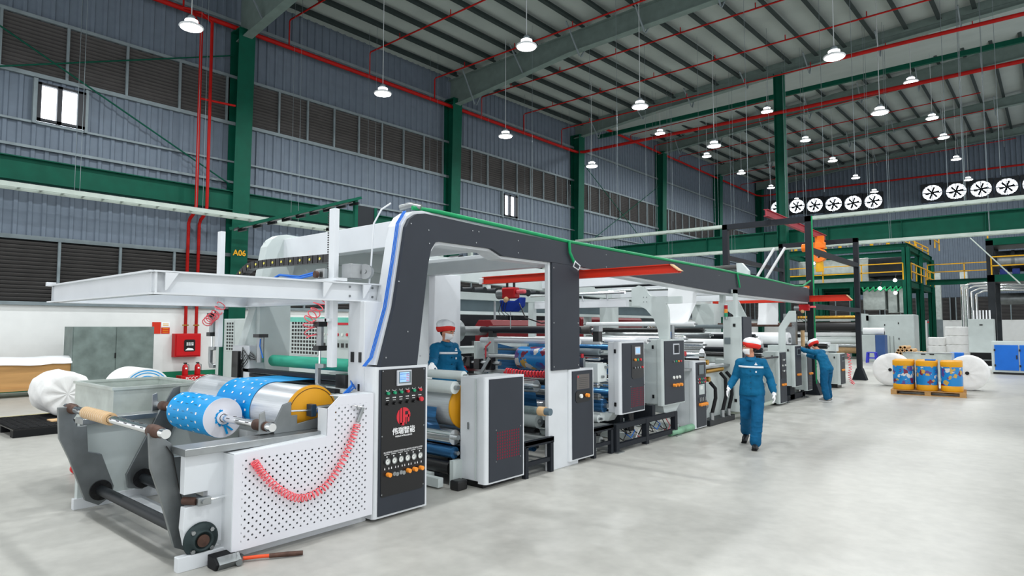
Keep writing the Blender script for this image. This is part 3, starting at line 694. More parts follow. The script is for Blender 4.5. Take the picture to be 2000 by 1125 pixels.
# hammer and offcut on the floor
t = thing('hammer', (-4.75, 2.6, .0), 'claw hammer with orange and black handle lying beside the perforated guard', 'hammer')
MB().tube([(-4.93,2.5,.03),(-4.86,2.62,.03),(-4.79,2.74,.025)], .014, 10).build('handle', mat('hammer_orange', 'e2532a', .4, var=0), t); MB().tube([(-4.83,2.67,.028),(-4.76,2.79,.025),(-4.7,2.89,.022)], .019, 10, radii=[.017,.02,.018]).build('grip', RST, t)
MB().cyl((-4.98,2.51,.03),(-4.86,2.44,.03),.025,12).build('head', STD, t)
t = thing('rubber_mallet_pad', (-4.95,2.33,0), 'black and grey half-round rubber foot block beside the hammer', 'block')
MB().prism([(-5.03,0),(-4.9,.0),(-4.87,.05),(-4.92,.09),(-5.03,.1)], 'y', 2.27, 2.45).build('block_body', RUB, t, .008); MB().prism([(-4.899,.0),(-4.862,.05),(-4.915,.095),(-4.925,.09),(-4.876,.05),(-4.909,0)], 'y', 2.29, 2.46).build('grey_strip', STD, t)
# ---------------- infeed: columns, green roller, guide rail
t = thing('guide_roller_stand', (-6.4, 3.9, 0), 'pale columned stand with a green rubber roller behind the silver drum', 'machine')
m = MB().box(-7.85,-7.42,3.78,3.98,0,1.62); m.build('column', WHT, t, .01); MB().box(-7.7,-7.55,3.775,3.782,1.22,1.45).build('dark_slot', BLK, t)
MB().box(-7.78,-7.74,3.775,3.782,1.36,1.42).build('latch', BLK, t)
c = MB().box(-5.38,-5.12,3.77,4.02,.0,2.1).build('column', WHT, t, .008)
MB().box(-5.33,-5.28,3.762,3.77,1.5,1.6).build('slot', BLK, c); MB().box(-5.2,-5.16,3.762,3.77,1.5,1.6).build('slot', BLK, c)
roller(-7.42,-5.42,4.1,1.43,.07,GRL,t,'green_roller')
MB().box(-7.65,-5.4,3.78,3.88,1.3,1.345).box(-7.65,-5.4,3.79,3.87,1.25,1.285).build('guide_rail', DKS, t, .003)
MB().box(-7.78,-7.62,3.74,3.9,1.22,1.55).build('dark_box', BLK, t, .005); MB().box(-5.55,-5.38,3.74,3.92,1.18,1.37).build('dark_box', BLK, t, .005)
v = MB().cyl((-7.3,3.86,1.42),(-7.3,3.86,1.72),.045,18); v.build('air_cylinder', STL, t); MB().box(-7.37,-7.23,3.8,3.92,1.72,1.76).build('cylinder_cap', BLK, t)
for k in range(7): MB().tube([(-7.6,3.78,1.5-.03*k),(-7.5+.02*k,3.74,1.6-.03*k),(-7.38,3.78,1.44+.02*k),(-7.3,3.84,1.45)], .006, 5).build('cable', BLK if k % 2 else STD, t)
MB().tube([(-7.28,3.85,1.72),(-7.2,3.8,1.62),(-7.12,3.8,1.48)], .007, 6).build('air_hose', BLU, t)
# film web running back from the drum under the rail
# ---------------- overhead trolley frame
t = thing('overhead_trolley_frame', (-6.5, 2.9, 2.1), 'white overhead steel frame above the winding stand carrying the roll lifting trolley', 'frame')
def ibeam(a, b, h, wd, parent, name, mt=WHT):
    a = Vector(a); b = Vector(b); m = MB(); u = Vector((0,0,1))
    m.bar(a, b, .014, h); m.bar(a+u*(h/2), b+u*(h/2), wd, .014); m.bar(a-u*(h/2), b-u*(h/2), wd, .014)
    return m.build(name, mt, parent)
ibeam((-7.93,1.9,2.19),(-5.2,1.9,2.19),.17,.1,t,'front_beam'); ibeam((-5.25,1.88,2.19),(-5.25,4.05,2.19),.17,.13,t,'side_beam'); ibeam((-7.88,1.88,2.19),(-7.88,4.05,2.19),.17,.13,t,'side_beam'); ibeam((-7.9,3.98,2.19),(-5.25,3.98,2.19),.17,.12,t,'rear_beam')
for y in (1.96, 3.35, 3.8): MB().prism([(y,2.27),(y+.1,2.27),(y+.01,2.13),(y,2.13)], 'x', -5.2, -5.185).build('gusset', WHT, t)
for y in (3.68,3.95):
    for z in (2.15,2.24): MB().cyl((-5.243,y,z),(-5.235,y,z),.012,6).build('bolt', STD, t)
MB().box(-7.95,-7.9,1.84,1.92,2.27,2.31).build('end_stop', WHT, t)
MB().box(-7.9,-5.2,3.5,3.62,2.29,2.32).build('trolley_beam', WHT, t)
for x, zb, zt, nm in ((-7.9,1.6,3.04,'lift_post'),(-5.45,1.45,3.03,'lift_post')):
    p = MB().box(x-.045,x+.045,3.6,3.66,zb,zt).build(nm, WHT, t, .004)
    if x > -6:
        m = MB(); z = 2.4
        while z < 3.0: m.box(x-.07,x-.045,3.6,3.64,z,z+.012); z += .024
        m.build('gear_rack', BLK, p)
MB().box(-5.65,-5.5,3.55,3.7,2.33,2.43).build('gearbox', STL, t, .01); MB().cyl((-5.58,3.53,2.37),(-5.58,3.5,2.37),.035,14).build('gear_wheel', RST, t)
MB().box(-5.36,-5.2,3.66,3.8,2.32,2.47).build('motor', STL, t, .008); MB().cyl((-5.2,3.86,2.395),(-5.17,3.80,2.395),.07,28,r2=.075).cyl((-5.17,3.80,2.395),(-5.165,3.79,2.395),.02,12).build('fan_cowl', STL, t)
m = MB(); N = 22; pth = []
for k in range(N+1): 
    u = k/N; x = -7.72+u*2.1; z = 2.36+.22*math.sin(min(1,u*4.0)*math.pi/2)-.05*max(0,u-.4); pth.append((x,z))
for (x0,z0),(x1,z1) in zip(pth[:-1], pth[1:]): m.bar((x0,3.72,z0),(x1+.012,3.72,z1),.09,.085)
m.m = 1
for (x0,z0),(x1,z1) in list(zip(pth[:-1], pth[1:]))[::2]: m.cyl(((x0+x1)/2,3.674,(z0+z1)/2),((x0+x1)/2,3.668,(z0+z1)/2),.014,10)
m.build('cable_chain', [BLK, mat('chain_pin_yellow','e9dc6a',.5,var=0)], t)
MB().tube([(-6.9,3.66,2.33),(-6.5,3.64,2.42),(-6.1,3.64,2.38),(-5.65,3.6,2.41)], .014, 8).tube([(-6.8,3.62,2.32),(-6.4,3.6,2.37),(-6,3.6,2.36),(-5.65,3.6,2.39)], .012, 8).build('air_hose', BLU, t)
MB().box(-7.0,-6.7,3.5,3.62,2.32,2.36).build('valve_block', mat('valve_blue','2440b8',.4,var=0), t, .005)
for x, zt in ((-8.02,1.98),(-5.62,1.86)):
    g = thing('roll_gripper', (x, 3.6, zt-.5), 'hanging %s roll gripper with silver air cylinder and steel hook' % ('left-hand' if x < -7 else 'right-hand'), 'gripper')
    MB().cyl((x,3.6,zt-.2),(x,3.6,zt),.036,18).build('cylinder_body', STL, g); MB().box(x-.05,x+.05,3.55,3.65,zt-.01,zt+.04).box(x-.05,x+.05,3.55,3.65,zt-.25,zt-.2).build('cylinder_cap', BLK, g, .004)
    MB().cyl((x,3.6,zt-.4),(x,3.6,zt-.25),.012,8).build('piston_rod', CHR, g)
    MB().prism([(x-.05,zt-.38),(x+.09,zt-.38),(x+.09,zt-.42),(x,zt-.43),(x,zt-.58),(x+.09,zt-.6),(x+.09,zt-.64),(x-.02,zt-.64),(x-.05,zt-.58)], 'y', 3.58, 3.62).build('hook', STL, g, .006)
    MB().box(x-.03,x+.3 if x < -7 else x+.2,3.57,3.6,zt+.04,zt+.07).build('bracket', WHT, g)
    MB().box(x+.12,x+.15,3.57,3.6,zt+.04,2.3).build('hanger', WHT, g)
    coil([(x+.35,3.55,2.12),(x+.25,3.52,2.0),(x+.12,3.52,1.95),(x+.0,3.53,zt-.08)] if x < -7 else [(x+.08,3.55,2.12),(x+.02,3.53,2.0),(x-.1,3.53,1.9),(x-.06,3.54,zt-.12)], .055, 7, .006, PNK, 'coiled_air_hose', '', parent=g)
# ---------------- gantry frame running over the whole line
ga = thing('gantry_frame', (-6.3, 8, 0), 'long white and charcoal gantry frame arching over the whole laminating line', 'frame')
outer = [(3.83,1.46),(4.0,2.04),(4.10,2.62),(4.14,2.86),(4.19,2.95),(4.28,3.01),(4.39,3.03),(5.3,3.0),(6.6,2.98),(12,2.94),(18.0,2.87)]
inner = [(18.0,2.5),(11.9,2.53),(7.24,2.68),(6.58,2.69),(5.62,2.69),(5.42,2.76),(4.62,2.76),(4.54,2.74),(4.48,2.66),(4.44,2.5),(4.3,1.46)]
plate(outer+inner, -5.0, -4.95, 'charcoal_cover', DGR, ga, 0)
wo = [(y-.02, z+.02) for y, z in outer]; wo[4:] = [(y, z+.035) for y, z in outer[4:]]
plate(wo+[(y+.03, z-.03) for y, z in inner], -5.22, -5.0, 'arch_body', WHT, ga, 0)
plate(wo+[(y+.03, z-.03) for y, z in inner], -7.85, -7.68, 'arch_body', PGR, ga, 0)
for x0, x1, y0, y1 in ((-5.05,-4.99,6.56,7.22),(-7.85,-7.5,6.75,7.45)): MB().box(x0,x1,y0,y1,0,2.7).build('support_leg', WHT, ga, .006)
MB().box(-4.99,-4.955,6.6,7.22,1.28,2.69).build('charcoal_cover', DGR, ga, .003)
for y in (6.63,7.18):
    for z in (1.33,1.9,2.62): MB().cyl((-4.955,y,z),(-4.95,y,z),.01,8).build('screw', STL, ga)
for y, z in ((4.17,1.8),(4.05,2.3),(4.2,2.9),(4.44,2.86),(5.1,2.93),(5.16,2.8),(5.2,2.93),(5.9,2.9),(5.9,2.75),(4.34,1.55),(3.9,1.55),(4.45,2.72),(7.9,2.9),(7.9,2.72),(10,2.88),(10,2.62),(12,2.85)): MB().cyl((-4.95,y,z),(-4.944,y,z),.008,8).build('screw', STL, ga)
for y, z0, z1 in ((4.35,2.72,3.0),(6.7,2.66,2.9),(9.9,2.6,2.85),(12.5,2.5,2.8),(15.6,2.5,2.8)): MB().box(-7.7,-5.2,y,y+.18,z0,z1).build('cross_beam', WHT, ga, .005)
MB().box(-7.7,-5.2,4.6,6.6,2.93,2.96).build('top_sheet', WHT, ga)
MB().box(-7.68,-7.6,4.0,4.42,1.1,2.2).build('side_sheet', PGR, ga)
MB().box(-7.95,-7.75,12.4,12.9,0,2.6).build('support_leg', PGR, ga, .005); MB().box(-7.95,-7.3,17.3,17.8,0,2.5).build('support_leg', PGR, ga, .005)
MB().box(-7.86,-7.8,4.16,6.7,2.25,2.95).build('side_sheet', PGR, ga); MB().box(-7.9,-7.84,4.0,4.45,1.1,2.3).build('side_sheet', PGR, ga)
# tall white cabinet column under the beam
MB().box(-5.13,-4.76,12.6,13.1,.15,2.05).build('support_cabinet', PGR, ga, .01)
l = MB().box(-5.2,-5.12,12.62,12.75,2.05,2.6).box(-4.92,-4.87,12.62,12.75,2.05,2.6).box(-5.2,-4.87,12.62,12.75,2.52,2.6).build('support_head', PGR, ga)
MB().box(-4.76,-4.73,12.64,13.1,.12,2.05).build('charcoal_cover', DGR, ga, .004)
for z in (.35,1.85): MB().box(-4.92,-4.87,12.585,12.6,z,z+.06).build('latch', BLK, ga)
MB().box(-5.1,-4.98,12.59,12.6,1.5,1.63).build('notice_plate', GIR, ga)
q = thing('signal_tower_light', (-5.06,12.6,2.05), 'red, orange and green signal tower light on the tall pale support', 'light')
for z, c in ((2.05,BTG),(2.13,ORK),(2.21,RD2)): MB().cyl((-5.06,12.6,z),(-5.06,12.6,z+.075),.035,14).build('signal_lens', c, q)
MB().cyl((-5.06,12.6,2.285),(-5.06,12.6,2.31),.037,14).build('cap', WHT, q); MB().cyl((-5.06,12.6,2.0),(-5.06,12.6,2.05),.03,12).build('base', STL, q)
# green cord on top
ck = [(-5.05,4.3,3.09),(-4.98,4.6,3.08),(-4.96,5.5,3.05),(-4.96,7.0,3.0),(-4.96,9,2.99),(-4.96,12,2.97),(-4.96,15,2.93),(-4.96,16.8,2.88),(-4.98,17.6,2.92),(-5.02,18.4,3.1)]
c = MB().tube(ck, .024, 8); t = c.build('green_bundled_hose', GHS); tag(t, 'green wrapped hose bundle running along the top of the gantry frame', 'hose')
MB().tube([(-4.93,6.95,3.0),(-4.92,6.95,2.85),(-4.92,7.05,2.72)], .02, 8).tube([(-4.93,12.9,2.95),(-4.92,12.95,2.8),(-4.92,13.0,2.66)], .02, 8).build('branch', GHS, t)
MB().tube([(-4.9,7.05,2.74),(-4.9,7.0,2.66),(-4.9,7.12,2.62),(-4.9,7.16,2.68),(-4.91,7.06,2.73)], .009, 6).build('wire_end', WHT, t)
MB().tube([(-5.2,4.26,3.1),(-5.1,4.32,3.13),(-5.0,4.38,3.1)], .03, 8).build('tied_end', STL, t)
tag(MB().tube([(-5.15,4.1,3.12),(-5.2,4.02,3.05),(-5.23,3.95,2.9),(-5.24,3.93,2.5),(-5.24,3.9,2.2)], .01, 6).build('white_cable', WHT), 'thin white cable looping off the top corner of the gantry frame', 'cable')
m = MB()
for k in range(3): m.tube([(-5.03-.02*k,3.72,1.47),(-5.03-.02*k,3.80,1.55),(-5.02-.02*k,3.95,2.04),(-5.02-.02*k,4.045,2.55),(-5.02-.02*k,4.10,2.9),(-5.03-.02*k,4.2,3.04)], .0055, 6)
tag(m.build('blue_air_hose', BLU), 'bundle of blue air hoses climbing the edge of the gantry arch', 'hose')
# ---------------- control cabinets
def cabinet(xb, y0, y1, z0, z1, label, split=.12, feet=True, body=WHT, dark_from=0.):
    t = thing('control_cabinet', ((xb+XF)/2, (y0+y1)/2, 0), label, 'cabinet')
    xm = XF-split; rc = .04
    m = MB().box(xb, xm, y0+.01, y1, z0, z1); m.build('cabinet_body', body, t, .008)
    # rounded white front corner
    pr = [(xm, y0), (XF-rc, y0)]
    for i in range(5): a = R(-90+90*i/4); pr.append((XF-rc+rc*math.cos(a), y0+rc+rc*math.sin(a)))
    pr += [(XF, y0+rc+.004), (XF, y1), (xm, y1)]
    MB().prism(pr, 'z', z0-.02, z1+.005).build('cabinet_corner', body, t)
    MB().box(XF, XF+.012, y0+.05, y1-.03, z0, z1-.02).build('front_panel', DGR, t, .003)
    if z0 < .2: MB().box(xb+.05, XF-.1, y0+.06, y1-.06, 0, z0).build('plinth', BLK, t)
    return t
def latch(t, x, y, z0, h=.06): MB().box(x-.018, x+.018, y-.012, y, z0, z0+h).build('latch', BLK, t, .003)
XP = XF+.012
c1 = cabinet(-5.4, 3.77, 4.44, .05, 1.455, 'tall control cabinet with black instrument panel and red emblem nearest the camera', .16)
latch(c1, -5.2, 3.78, 1.22, .07); latch(c1, -5.2, 3.78, .14, .07)
pp = [(3.845,.24),(3.86,.225),(4.36,.225),(4.385,.25),(4.385,1.43),(3.845,1.43)]
plate(pp, XP, XP+.006, 'instrument_panel', BLK, c1, 0); XQ = XP+.006
fr = MB().box(XQ,XQ+.02,4.02,4.20,1.27,1.42).build('touch_screen', mat('bezel_silver','c9ccd2',.35,var=0), c1, .004)
MB().box(XQ+.02,XQ+.022,4.035,4.19,1.292,1.408).build('bezel', GIR, fr); s_ = MB().box(XQ+.022,XQ+.024,4.045,4.165,1.305,1.40).build('display', SCR, fr)
m = MB()
for i in range(5): m.box(XQ+.024,XQ+.0245,4.125,4.16,1.312+i*.016,1.318+i*.016)
m.build('display_rows', BTR, fr); MB().box(XQ+.024,XQ+.0245,4.048,4.16,1.38,1.385).box(XQ+.024,XQ+.0245,4.05,4.12,1.33,1.335).box(XQ+.024,XQ+.0245,4.05,4.12,1.345,1.348).build('display_lines', BLU, fr)
for k in range(6):
    y = 3.915+k*.082; z = 1.205+.0015*k
    MB().cyl((XQ,y,z),(XQ+.022,y,z),.0145,14).build('push_button', (BTG,BTG,BTG,BTR,BTG,BTR)[k], c1)
    if k < 5: MB().cyl((XQ,y,1.105),(XQ+.012,y,1.105),.015,14).bar((XQ+.02,y-.01,1.095),(XQ+.02,y+.01,1.115),.008,.016).build('selector_switch', BLK, c1)
    else: MB().cyl((XQ,y,1.12),(XQ+.015,y,1.12),.012,12).cyl((XQ+.015,y,1.12),(XQ+.035,y,1.12),.023,18).build('emergency_stop', BTR, c1)
    m = MB()
    for q in range(3): m.box(XQ,XQ+.001,y-.02+q*.015,y-.02+q*.015+.009,1.155,1.165)
    m.box(XQ,XQ+.001,y-.018,y+.018,1.135,1.139); m.box(XQ,XQ+.001,y-.02,y-.017,1.225,1.24).box(XQ,XQ+.001,y+.017,y+.02,1.225,1.24).box(XQ,XQ+.001,y-.02,y+.02,1.225,1.228); m.build('caption', TXW, c1)
    g = MB().ring((XQ,y,.555+.0*k),(1,0,0),.026,.032,.018,24).build('pressure_gauge', STL, c1); MB().cyl((XQ,y,.555),(XQ+.012,y,.555),.027,24).build('gauge_dial', GLA, g)
    MB().bar((XQ+.0125,y,.555),(XQ+.0125,y+.012,.57),.002,.001).cyl((XQ+.012,y,.555),(XQ+.014,y,.555),.004,8).build('needle', BLK, g); MB().box(XQ,XQ+.002,y-.006,y+.006,.592,.604).build('gauge_mark', TXW, g)
    if k in (1,2): MB().cyl((XQ,y-.014,.432),(XQ+.035,y-.014,.432),.02,16).cyl((XQ,y+.022,.424),(XQ+.035,y+.022,.424),.02,16).build('silver_knob', STL, c1, .003)
    else: MB().cyl((XQ,y+.01,.43),(XQ+.045,y+.01,.43),.021,16).build('orange_knob', ORK, c1, .005)
    text('T%d' % 0 if 0 else '\u5f20\u529b\u63a7\u5236', .02, face_px(XQ, y, .637), TXW, c1, 'caption', .0005)
    m = MB().box(XQ,XQ+.001,y-.03,y+.03,.617,.621)
    for dy in (-.025,.025): m.prism([(y+dy-.006,.478),(y+dy+.006,.478),(y+dy+.002,.498),(y+dy-.002,.498)], 'x', XQ, XQ+.001)
    m.build('caption', TXW, c1)
for y, z in ((3.855,.25),(4.375,.26),(3.855,1.42),(4.375,1.42),(3.852,.8),(4.378,.85)): MB().cyl((XQ,y,z),(XQ+.004,y,z),.007,8).build('screw', STL, c1)
# red emblem: disc cut into strokes
def emblem(cy, cz, r):
    m = MB(); X0, X1 = XQ, XQ+.003; s = r/10.
    def strip(ya, yb, za=None, zb=None):      # vertical stroke clipped by the disc
        n = 6; ys = [ya+(yb-ya)*i/n for i in range(n+1)]
        top = [(y, min(zb if zb is not None else 99, math.sqrt(max(0, 100-y*y)))) for y in ys]; bot = [(y, max(za if za is not None else -99, -math.sqrt(max(0, 100-y*y)))) for y in ys]
        m.prism([(cy+p[0]*s, cz+p[1]*s) for p in bot+top[::-1]], 'x', X0, X1)
    strip(-9.9,-6.2,None,None); strip(-5,-2.2,-9,None); strip(-5.2,1.0,None,-6.8); strip(-1.,2.0,-6.8,None); strip(2.,8.6,5.6,None); strip(6.4,9.6,-1,6.); strip(2.,8.,-1.2,1.6); strip(6.,8.4,-6.6,-1); strip(3.,4.2,-8.6,-1.2)
    return m.build('emblem', TXR, c1)
emblem(4.115, .965, .088)
text('\u4f1f\u745e\u667a\u80fd', .072, face_px(XQ, 4.12, .825), TXW, c1, 'lettering', .001, True); text('WEIRUI INTELLIGENCE', .021, face_px(XQ, 4.12, .778), TXW, c1, 'lettering', .001, True)
t = thing('tape_roll', (-5.27,3.87,1.46), 'roll of yellowish clear tape lying on top of the black panelled cabinet', 'tape'); MB().ring((-5.27,3.87,1.463),(0,0,1),.05,.075,.05,28).build('tape_body', mat('tape_cream','d9cfae',.3,var=0), t)
# second cabinet (vented)
def vent(t, y0, y1, z0, z1, nx, nz, frame=True):
    m = MB(); dy = (y1-y0)/nx; dz = (z1-z0)/nz
    for i in range(nx):
        for j in range(nz): m.box(XP, XP+.0015, y0+i*dy+dy*.2, y0+i*dy+dy*.65, z0+j*dz+dz*.2, z0+j*dz+dz*.8)
    m.build('vent_slots', mat('vent_dark_red','7c2236',.6,var=0), t)
    for y in (y0-.01, y1+.01):
        for z in (z0-.01, z1+.02): MB().cyl((XP,y,z),(XP+.004,y,z),.008,8).build('screw', STL, t)
c2 = cabinet(-5.37, 5.33, 6.01, .08, 1.265, 'low vented cabinet with charcoal front and red slotted grille beside the rollers', .12)
vent(c2, 5.50, 5.92, .31, .64, 10, 10); MB().box(-5.24,-5.22,5.325,5.335,.66,.74).build('door_handle', STL, c2); MB().box(-5.12,-5.1,5.325,5.33,.1,1.25).build('corner_trim', PGR, c2)
MB().box(-5.4,-5.34,5.2,5.34,0,.3).build('frame_post', PGR, c2); tag(MB().box(-5.3,-5.16,5.1,5.26,0,.11).build('floor_socket_box', BLK, None, .02), 'small black electrical box on the floor under the vented cabinet', 'box')
c3 = cabinet(-5.38, 6.97, 7.54, .08, 1.27, 'white cabinet under the gantry leg with a metal data plate and one orange knob', .14)
MB().box(-5.33,-5.17,6.955,6.965,1.08,1.2).build('digital_readout', mat('readout_white','e8ecef',.4,var=0), c3); MB().box(-5.3,-5.2,6.952,6.956,1.14,1.17).build('readout_window', SCR, c3)
for k in range(4): MB().box(-5.31+.03*k,-5.295+.03*k,6.952,6.956,1.1,1.112).build('readout_key', BTG, c3)
MB().box(XP,XP+.003,7.12,7.42,1.0,1.2).build('data_plate', mat('data_plate_bronze','6f6a66',.4,.6,var=.05), c3); m = MB()
for k in range(6): m.box(XP+.003,XP+.0035,7.16,7.38,1.02+.026*k,1.024+.026*k)
m.build('data_lines', BLK, c3); MB().cyl((XP+.003,7.15,1.17),(XP+.005,7.15,1.17),.015,12).build('plate_emblem', TXR, c3)
MB().prism([(7.09,.85),(7.09,.96),(7.12,.98),(7.42,.98),(7.45,.95),(7.45,.86),(7.4,.83),(7.12,.82)], 'x', XP, XP+.006).build('knob_panel', BLK, c3)
MB().cyl((XP,7.2,.91),(XP+.03,7.2,.91),.028,16).build('pressure_gauge', GLA, c3); MB().cyl((XP,7.34,.91),(XP+.05,7.34,.91),.026,16).build('orange_knob', ORK, c3); MB().box(-5.22,-5.2,6.955,6.965,.63,.72).build('door_handle', BLK, c3)
c4 = cabinet(-5.17, 8.27, 9.0, .56, 1.62, 'raised cabinet with small screen and red slotted grille before the pale curved arm', .1, feet=False)
MB().prism([(8.58,1.08),(8.58,1.57),(8.95,1.57),(8.95,1.12),(8.9,1.06),(8.62,1.05)], 'x', XP, XP+.006).build('instrument_panel', BLK, c4)
q = MB().box(XQ,XQ+.012,8.68,8.83,1.42,1.54).build('touch_screen', mat('bezel_silver','c9ccd2',.35,var=0), c4); MB().box(XQ+.012,XQ+.014,8.695,8.815,1.44,1.52).build('display', SCR, q)
for k, c in enumerate((ORK,BTG,BTR)): MB().cyl((XQ,8.68+.08*k,1.34),(XQ+.02,8.68+.08*k,1.34),.02,12).build('push_button', c, c4)
for k in range(4): MB().cyl((XQ,8.66+.08*k,1.22),(XQ+.02,8.66+.08*k,1.22),.016,12).build('selector_switch', BTR if k == 3 else STL, c4)
vent(c4, 8.56, 8.96, .62, .92, 9, 10)
for z in (.66,1.45): latch(c4, -5.03, 8.26, z, .06)
c5 = cabinet(-5.42, 9.62, 10.43, .56, 1.63, 'raised cabinet with square screen and three orange knobs under the curved arm', .1, feet=False, body=PGR)
q = MB().box(XP,XP+.01,9.98,10.2,1.38,1.56).build('touch_screen', mat('bezel_silver','c9ccd2',.35,var=0), c5); MB().box(XP+.01,XP+.012,10.0,10.18,1.4,1.54).build('display', DKS, q)
for k, c in enumerate((STL,BTG,ORK,BTR)): MB().cyl((XP,9.99+.09*k,1.26),(XP+.018,9.99+.09*k,1.26),.017,12).build('push_button', c, c5)
for k in range(3):
    MB().cyl((XP,9.98+.11*k,.99),(XP+.02,9.98+.11*k,.99),.026,14).build('pressure_gauge', GLA, c5); MB().cyl((XP,9.98+.12*k,.86),(XP+.05,9.98+.12*k,.86),.027,14).build('orange_knob', ORK, c5)
for z in (.66,1.48): latch(c5, -5.12, 9.61, z, .06)
plate([(9.7,.56),(10.4,.56),(10.1,.36),(9.75,.42)], -5.3, -5.0, 'lower_fairing', PGR, c5)
c6 = cabinet(-5.4, 10.83, 11.32, .04, 1.22, 'floor standing cabinet with two screens and a row of orange knobs beside the brass valves', .1)
q = MB().box(XP,XP+.008,10.96,11.2,.97,1.17).build('touch_screen', BLK, c6); MB().box(XP+.008,XP+.01,10.99,11.18,.99,1.15).build('display', GIR, q)
for j in range(2):
    for k in range(5): MB().cyl((XP,10.92+.08*k,.9-.06*j),(XP+.02,10.92+.08*k,.9-.06*j),.016,10).build('selector_switch', (STL,BTR,BTG,STL,BTR)[k], c6)
q = MB().box(XP,XP+.01,10.98,11.2,.62,.8).build('meter', PGR, c6); MB().box(XP+.01,XP+.012,11.02,11.12,.71,.77).build('meter_display', GLA, q)
for k in range(4):
    MB().box(XP,XP+.02,10.97+.07*k,11.0+.07*k,.5,.57).build('valve', STL, c6); MB().cyl((XP,10.99+.085*k,.44),(XP+.05,10.99+.085*k,.44),.028,12).build('orange_knob', ORK, c6)
sh = MB().box(-5.35,-5.02,10.9,11.15,1.226,1.23).build('paper_sheet', WFL); tag(sh, 'white paper sheets lying on top of the cabinet beside the brass valves', 'paper')
for y0, y1, z0, z1, xb, lab, kn in ((15.42,15.95,.06,1.26,-5.35,'cabinet with black switch panel directly behind the walking worker',1),(16.6,17.14,.37,1.38,-5.6,'raised pale cabinet with small square screen beside the second lifting arm',2),
                         (17.6,18.05,.2,1.15,-5.25,'narrow vented cabinet in front of the worker leaning into the line',3),(20.95,21.55,.12,1.04,-5.9,'last low cabinet of the line beyond the leaning worker',4)):
    c = cabinet(xb, y0, y1, z0, z1, lab, .08, body=PGR)
    if kn == 1:
        MB().box(XP,XP+.006,y0+.12,y1-.05,.62,1.2).build('instrument_panel', BLK, c)
        for q_ in range(3):
            for w_ in range(3): MB().cyl((XP+.006,y0+.2+.1*w_,.8+.13*q_),(XP+.02,y0+.2+.1*w_,.8+.13*q_),.022,10).build('indicator_dial', GLA if (q_+w_) % 2 else STL, c)
    elif kn == 3:
        m = MB()
        for k in range(10): m.box(XP,XP+.004,y0+.1,y1-.1,.3+.04*k,.315+.04*k)
        m.build('vent_slots', BLK, c)
    else:
        q = MB().box(XP,XP+.008,y0+.18,y1-.12,z1-.24,z1-.08).build('touch_screen', GIR, c); MB().box(XP+.008,XP+.01,y0+.2,y1-.14,z1-.22,z1-.1).build('display', DKS, q)
    for k in range(3): MB().cyl((XP,y0+.16+.1*k,z0+.42 if z0 < .3 else z0+.28),(XP+.04,y0+.16+.1*k,z0+.42 if z0 < .3 else z0+.28),.028,10).build('orange_knob', ORK, c)
    latch(c, XF-.15, y0, z1-.15)
    if z0 > .15: MB().box(xb+.1,XF-.15,y0+.1,y1-.1,0,z0).build('stand', DKS, c)
# ---------------- roller units
def unit(label, y0, y1, z1, rolls, xr=-5.5, left=True, base=True, right=None, name='roller_unit'):
    t = thing(name, ((XL+xr)/2, (y0+y1)/2, 0), label, 'machine')
    if left: MB().box(XL-.02, XL+.04, y0, y1, 0, z1).build('side_frame', PGR, t, .006)
    if right: MB().box(xr, xr+.05, right[0], right[1], 0 if base else .3, z1 if len(right) < 3 else right[2]).build('side_frame', PGR, t, .006)
    if base: MB().box(XL, xr, y0+.02, y0+.1, .02, .12).build('base_beam', PGR, t)
    for r in rolls: roller(XL+.1, (r[4] if len(r) > 4 else xr-.02), r[0], r[1], r[2], r[3], t)
    return t
u = unit('unit of stacked white, chrome, blue and black rollers between the first two cabinets', 5.0, 6.1, 1.24,
     [(5.45,1.262,.055,CLR),(5.3,1.13,.075,CLR),(5.55,.88,.25,SLV,-5.52),(5.3,.55,.09,CHR),(5.3,.37,.07,DBL),(5.25,.2,.08,BLK),(5.75,.5,.1,CHR),(5.75,.26,.09,BLK)], -5.4)
MB().lathe([(0,-5.52),(.26,-5.52),(.27,-5.5),(.26,-5.48),(0,-5.48)], (0,5.55,.88), 'x', 40).build('end_disc', GOL, u)
A = [(XL+.15, 5.28-.0*i, .84-.05*i) for i in range(2)]
MB().sheet([(XL+.2,5.27,.88),(XL+.2,5.25,.76),(XL+.2,5.33,.62)], [(-5.7,5.27,.88),(-5.7,5.25,.76),(-5.7,5.33,.62)], .004, (0,-1,0)).build('film_web', DBL, u)
MB().box(XL+.1,-5.66,5.12,5.2,.02,.13).build('front_beam', PGR, u)
u = unit('unit of black and chrome rollers behind the low dark step', 6.2, 7.0, 1.0, [(6.7,1.06,.08,CHR,-5.3),(6.75,.58,.09,PGR,-5.3),(6.7,.42,.08,BLK,-5.3),(6.65,.27,.07,DBL,-5.3),(6.9,.75,.1,SLV,-5.3),(6.9,1.1,.05,BLK,-5.3)], -5.4)
MB().sheet([(-6.0,6.62,.98),(-6.0,6.66,.75)], [(-5.25,6.62,.98),(-5.25,6.66,.75)], .004, (0,-1,0)).build('film_web', DBL, u)
t = thing('core_shaft', (-5.6,6.35,.79), 'plastic wrapped shaft with cardboard end sticking out past the vented cabinet', 'shaft')
MB().cyl((-7.4,6.35,.79),(-4.98,6.35,.79),.05,20).build('wrapped_tube', mat('wrapped_grey_plastic','7e8f8f',.25,.2,var=.2,scale=14), t); MB().cyl((-4.98,6.35,.79),(-4.88,6.35,.79),.058,20).build('cardboard_end', KFT, t); MB().cyl((-4.88,6.35,.79),(-4.8,6.35,.79),.045,20).build('end_cap', mat('end_cap_grey','5b6e78',.4,var=0), t)
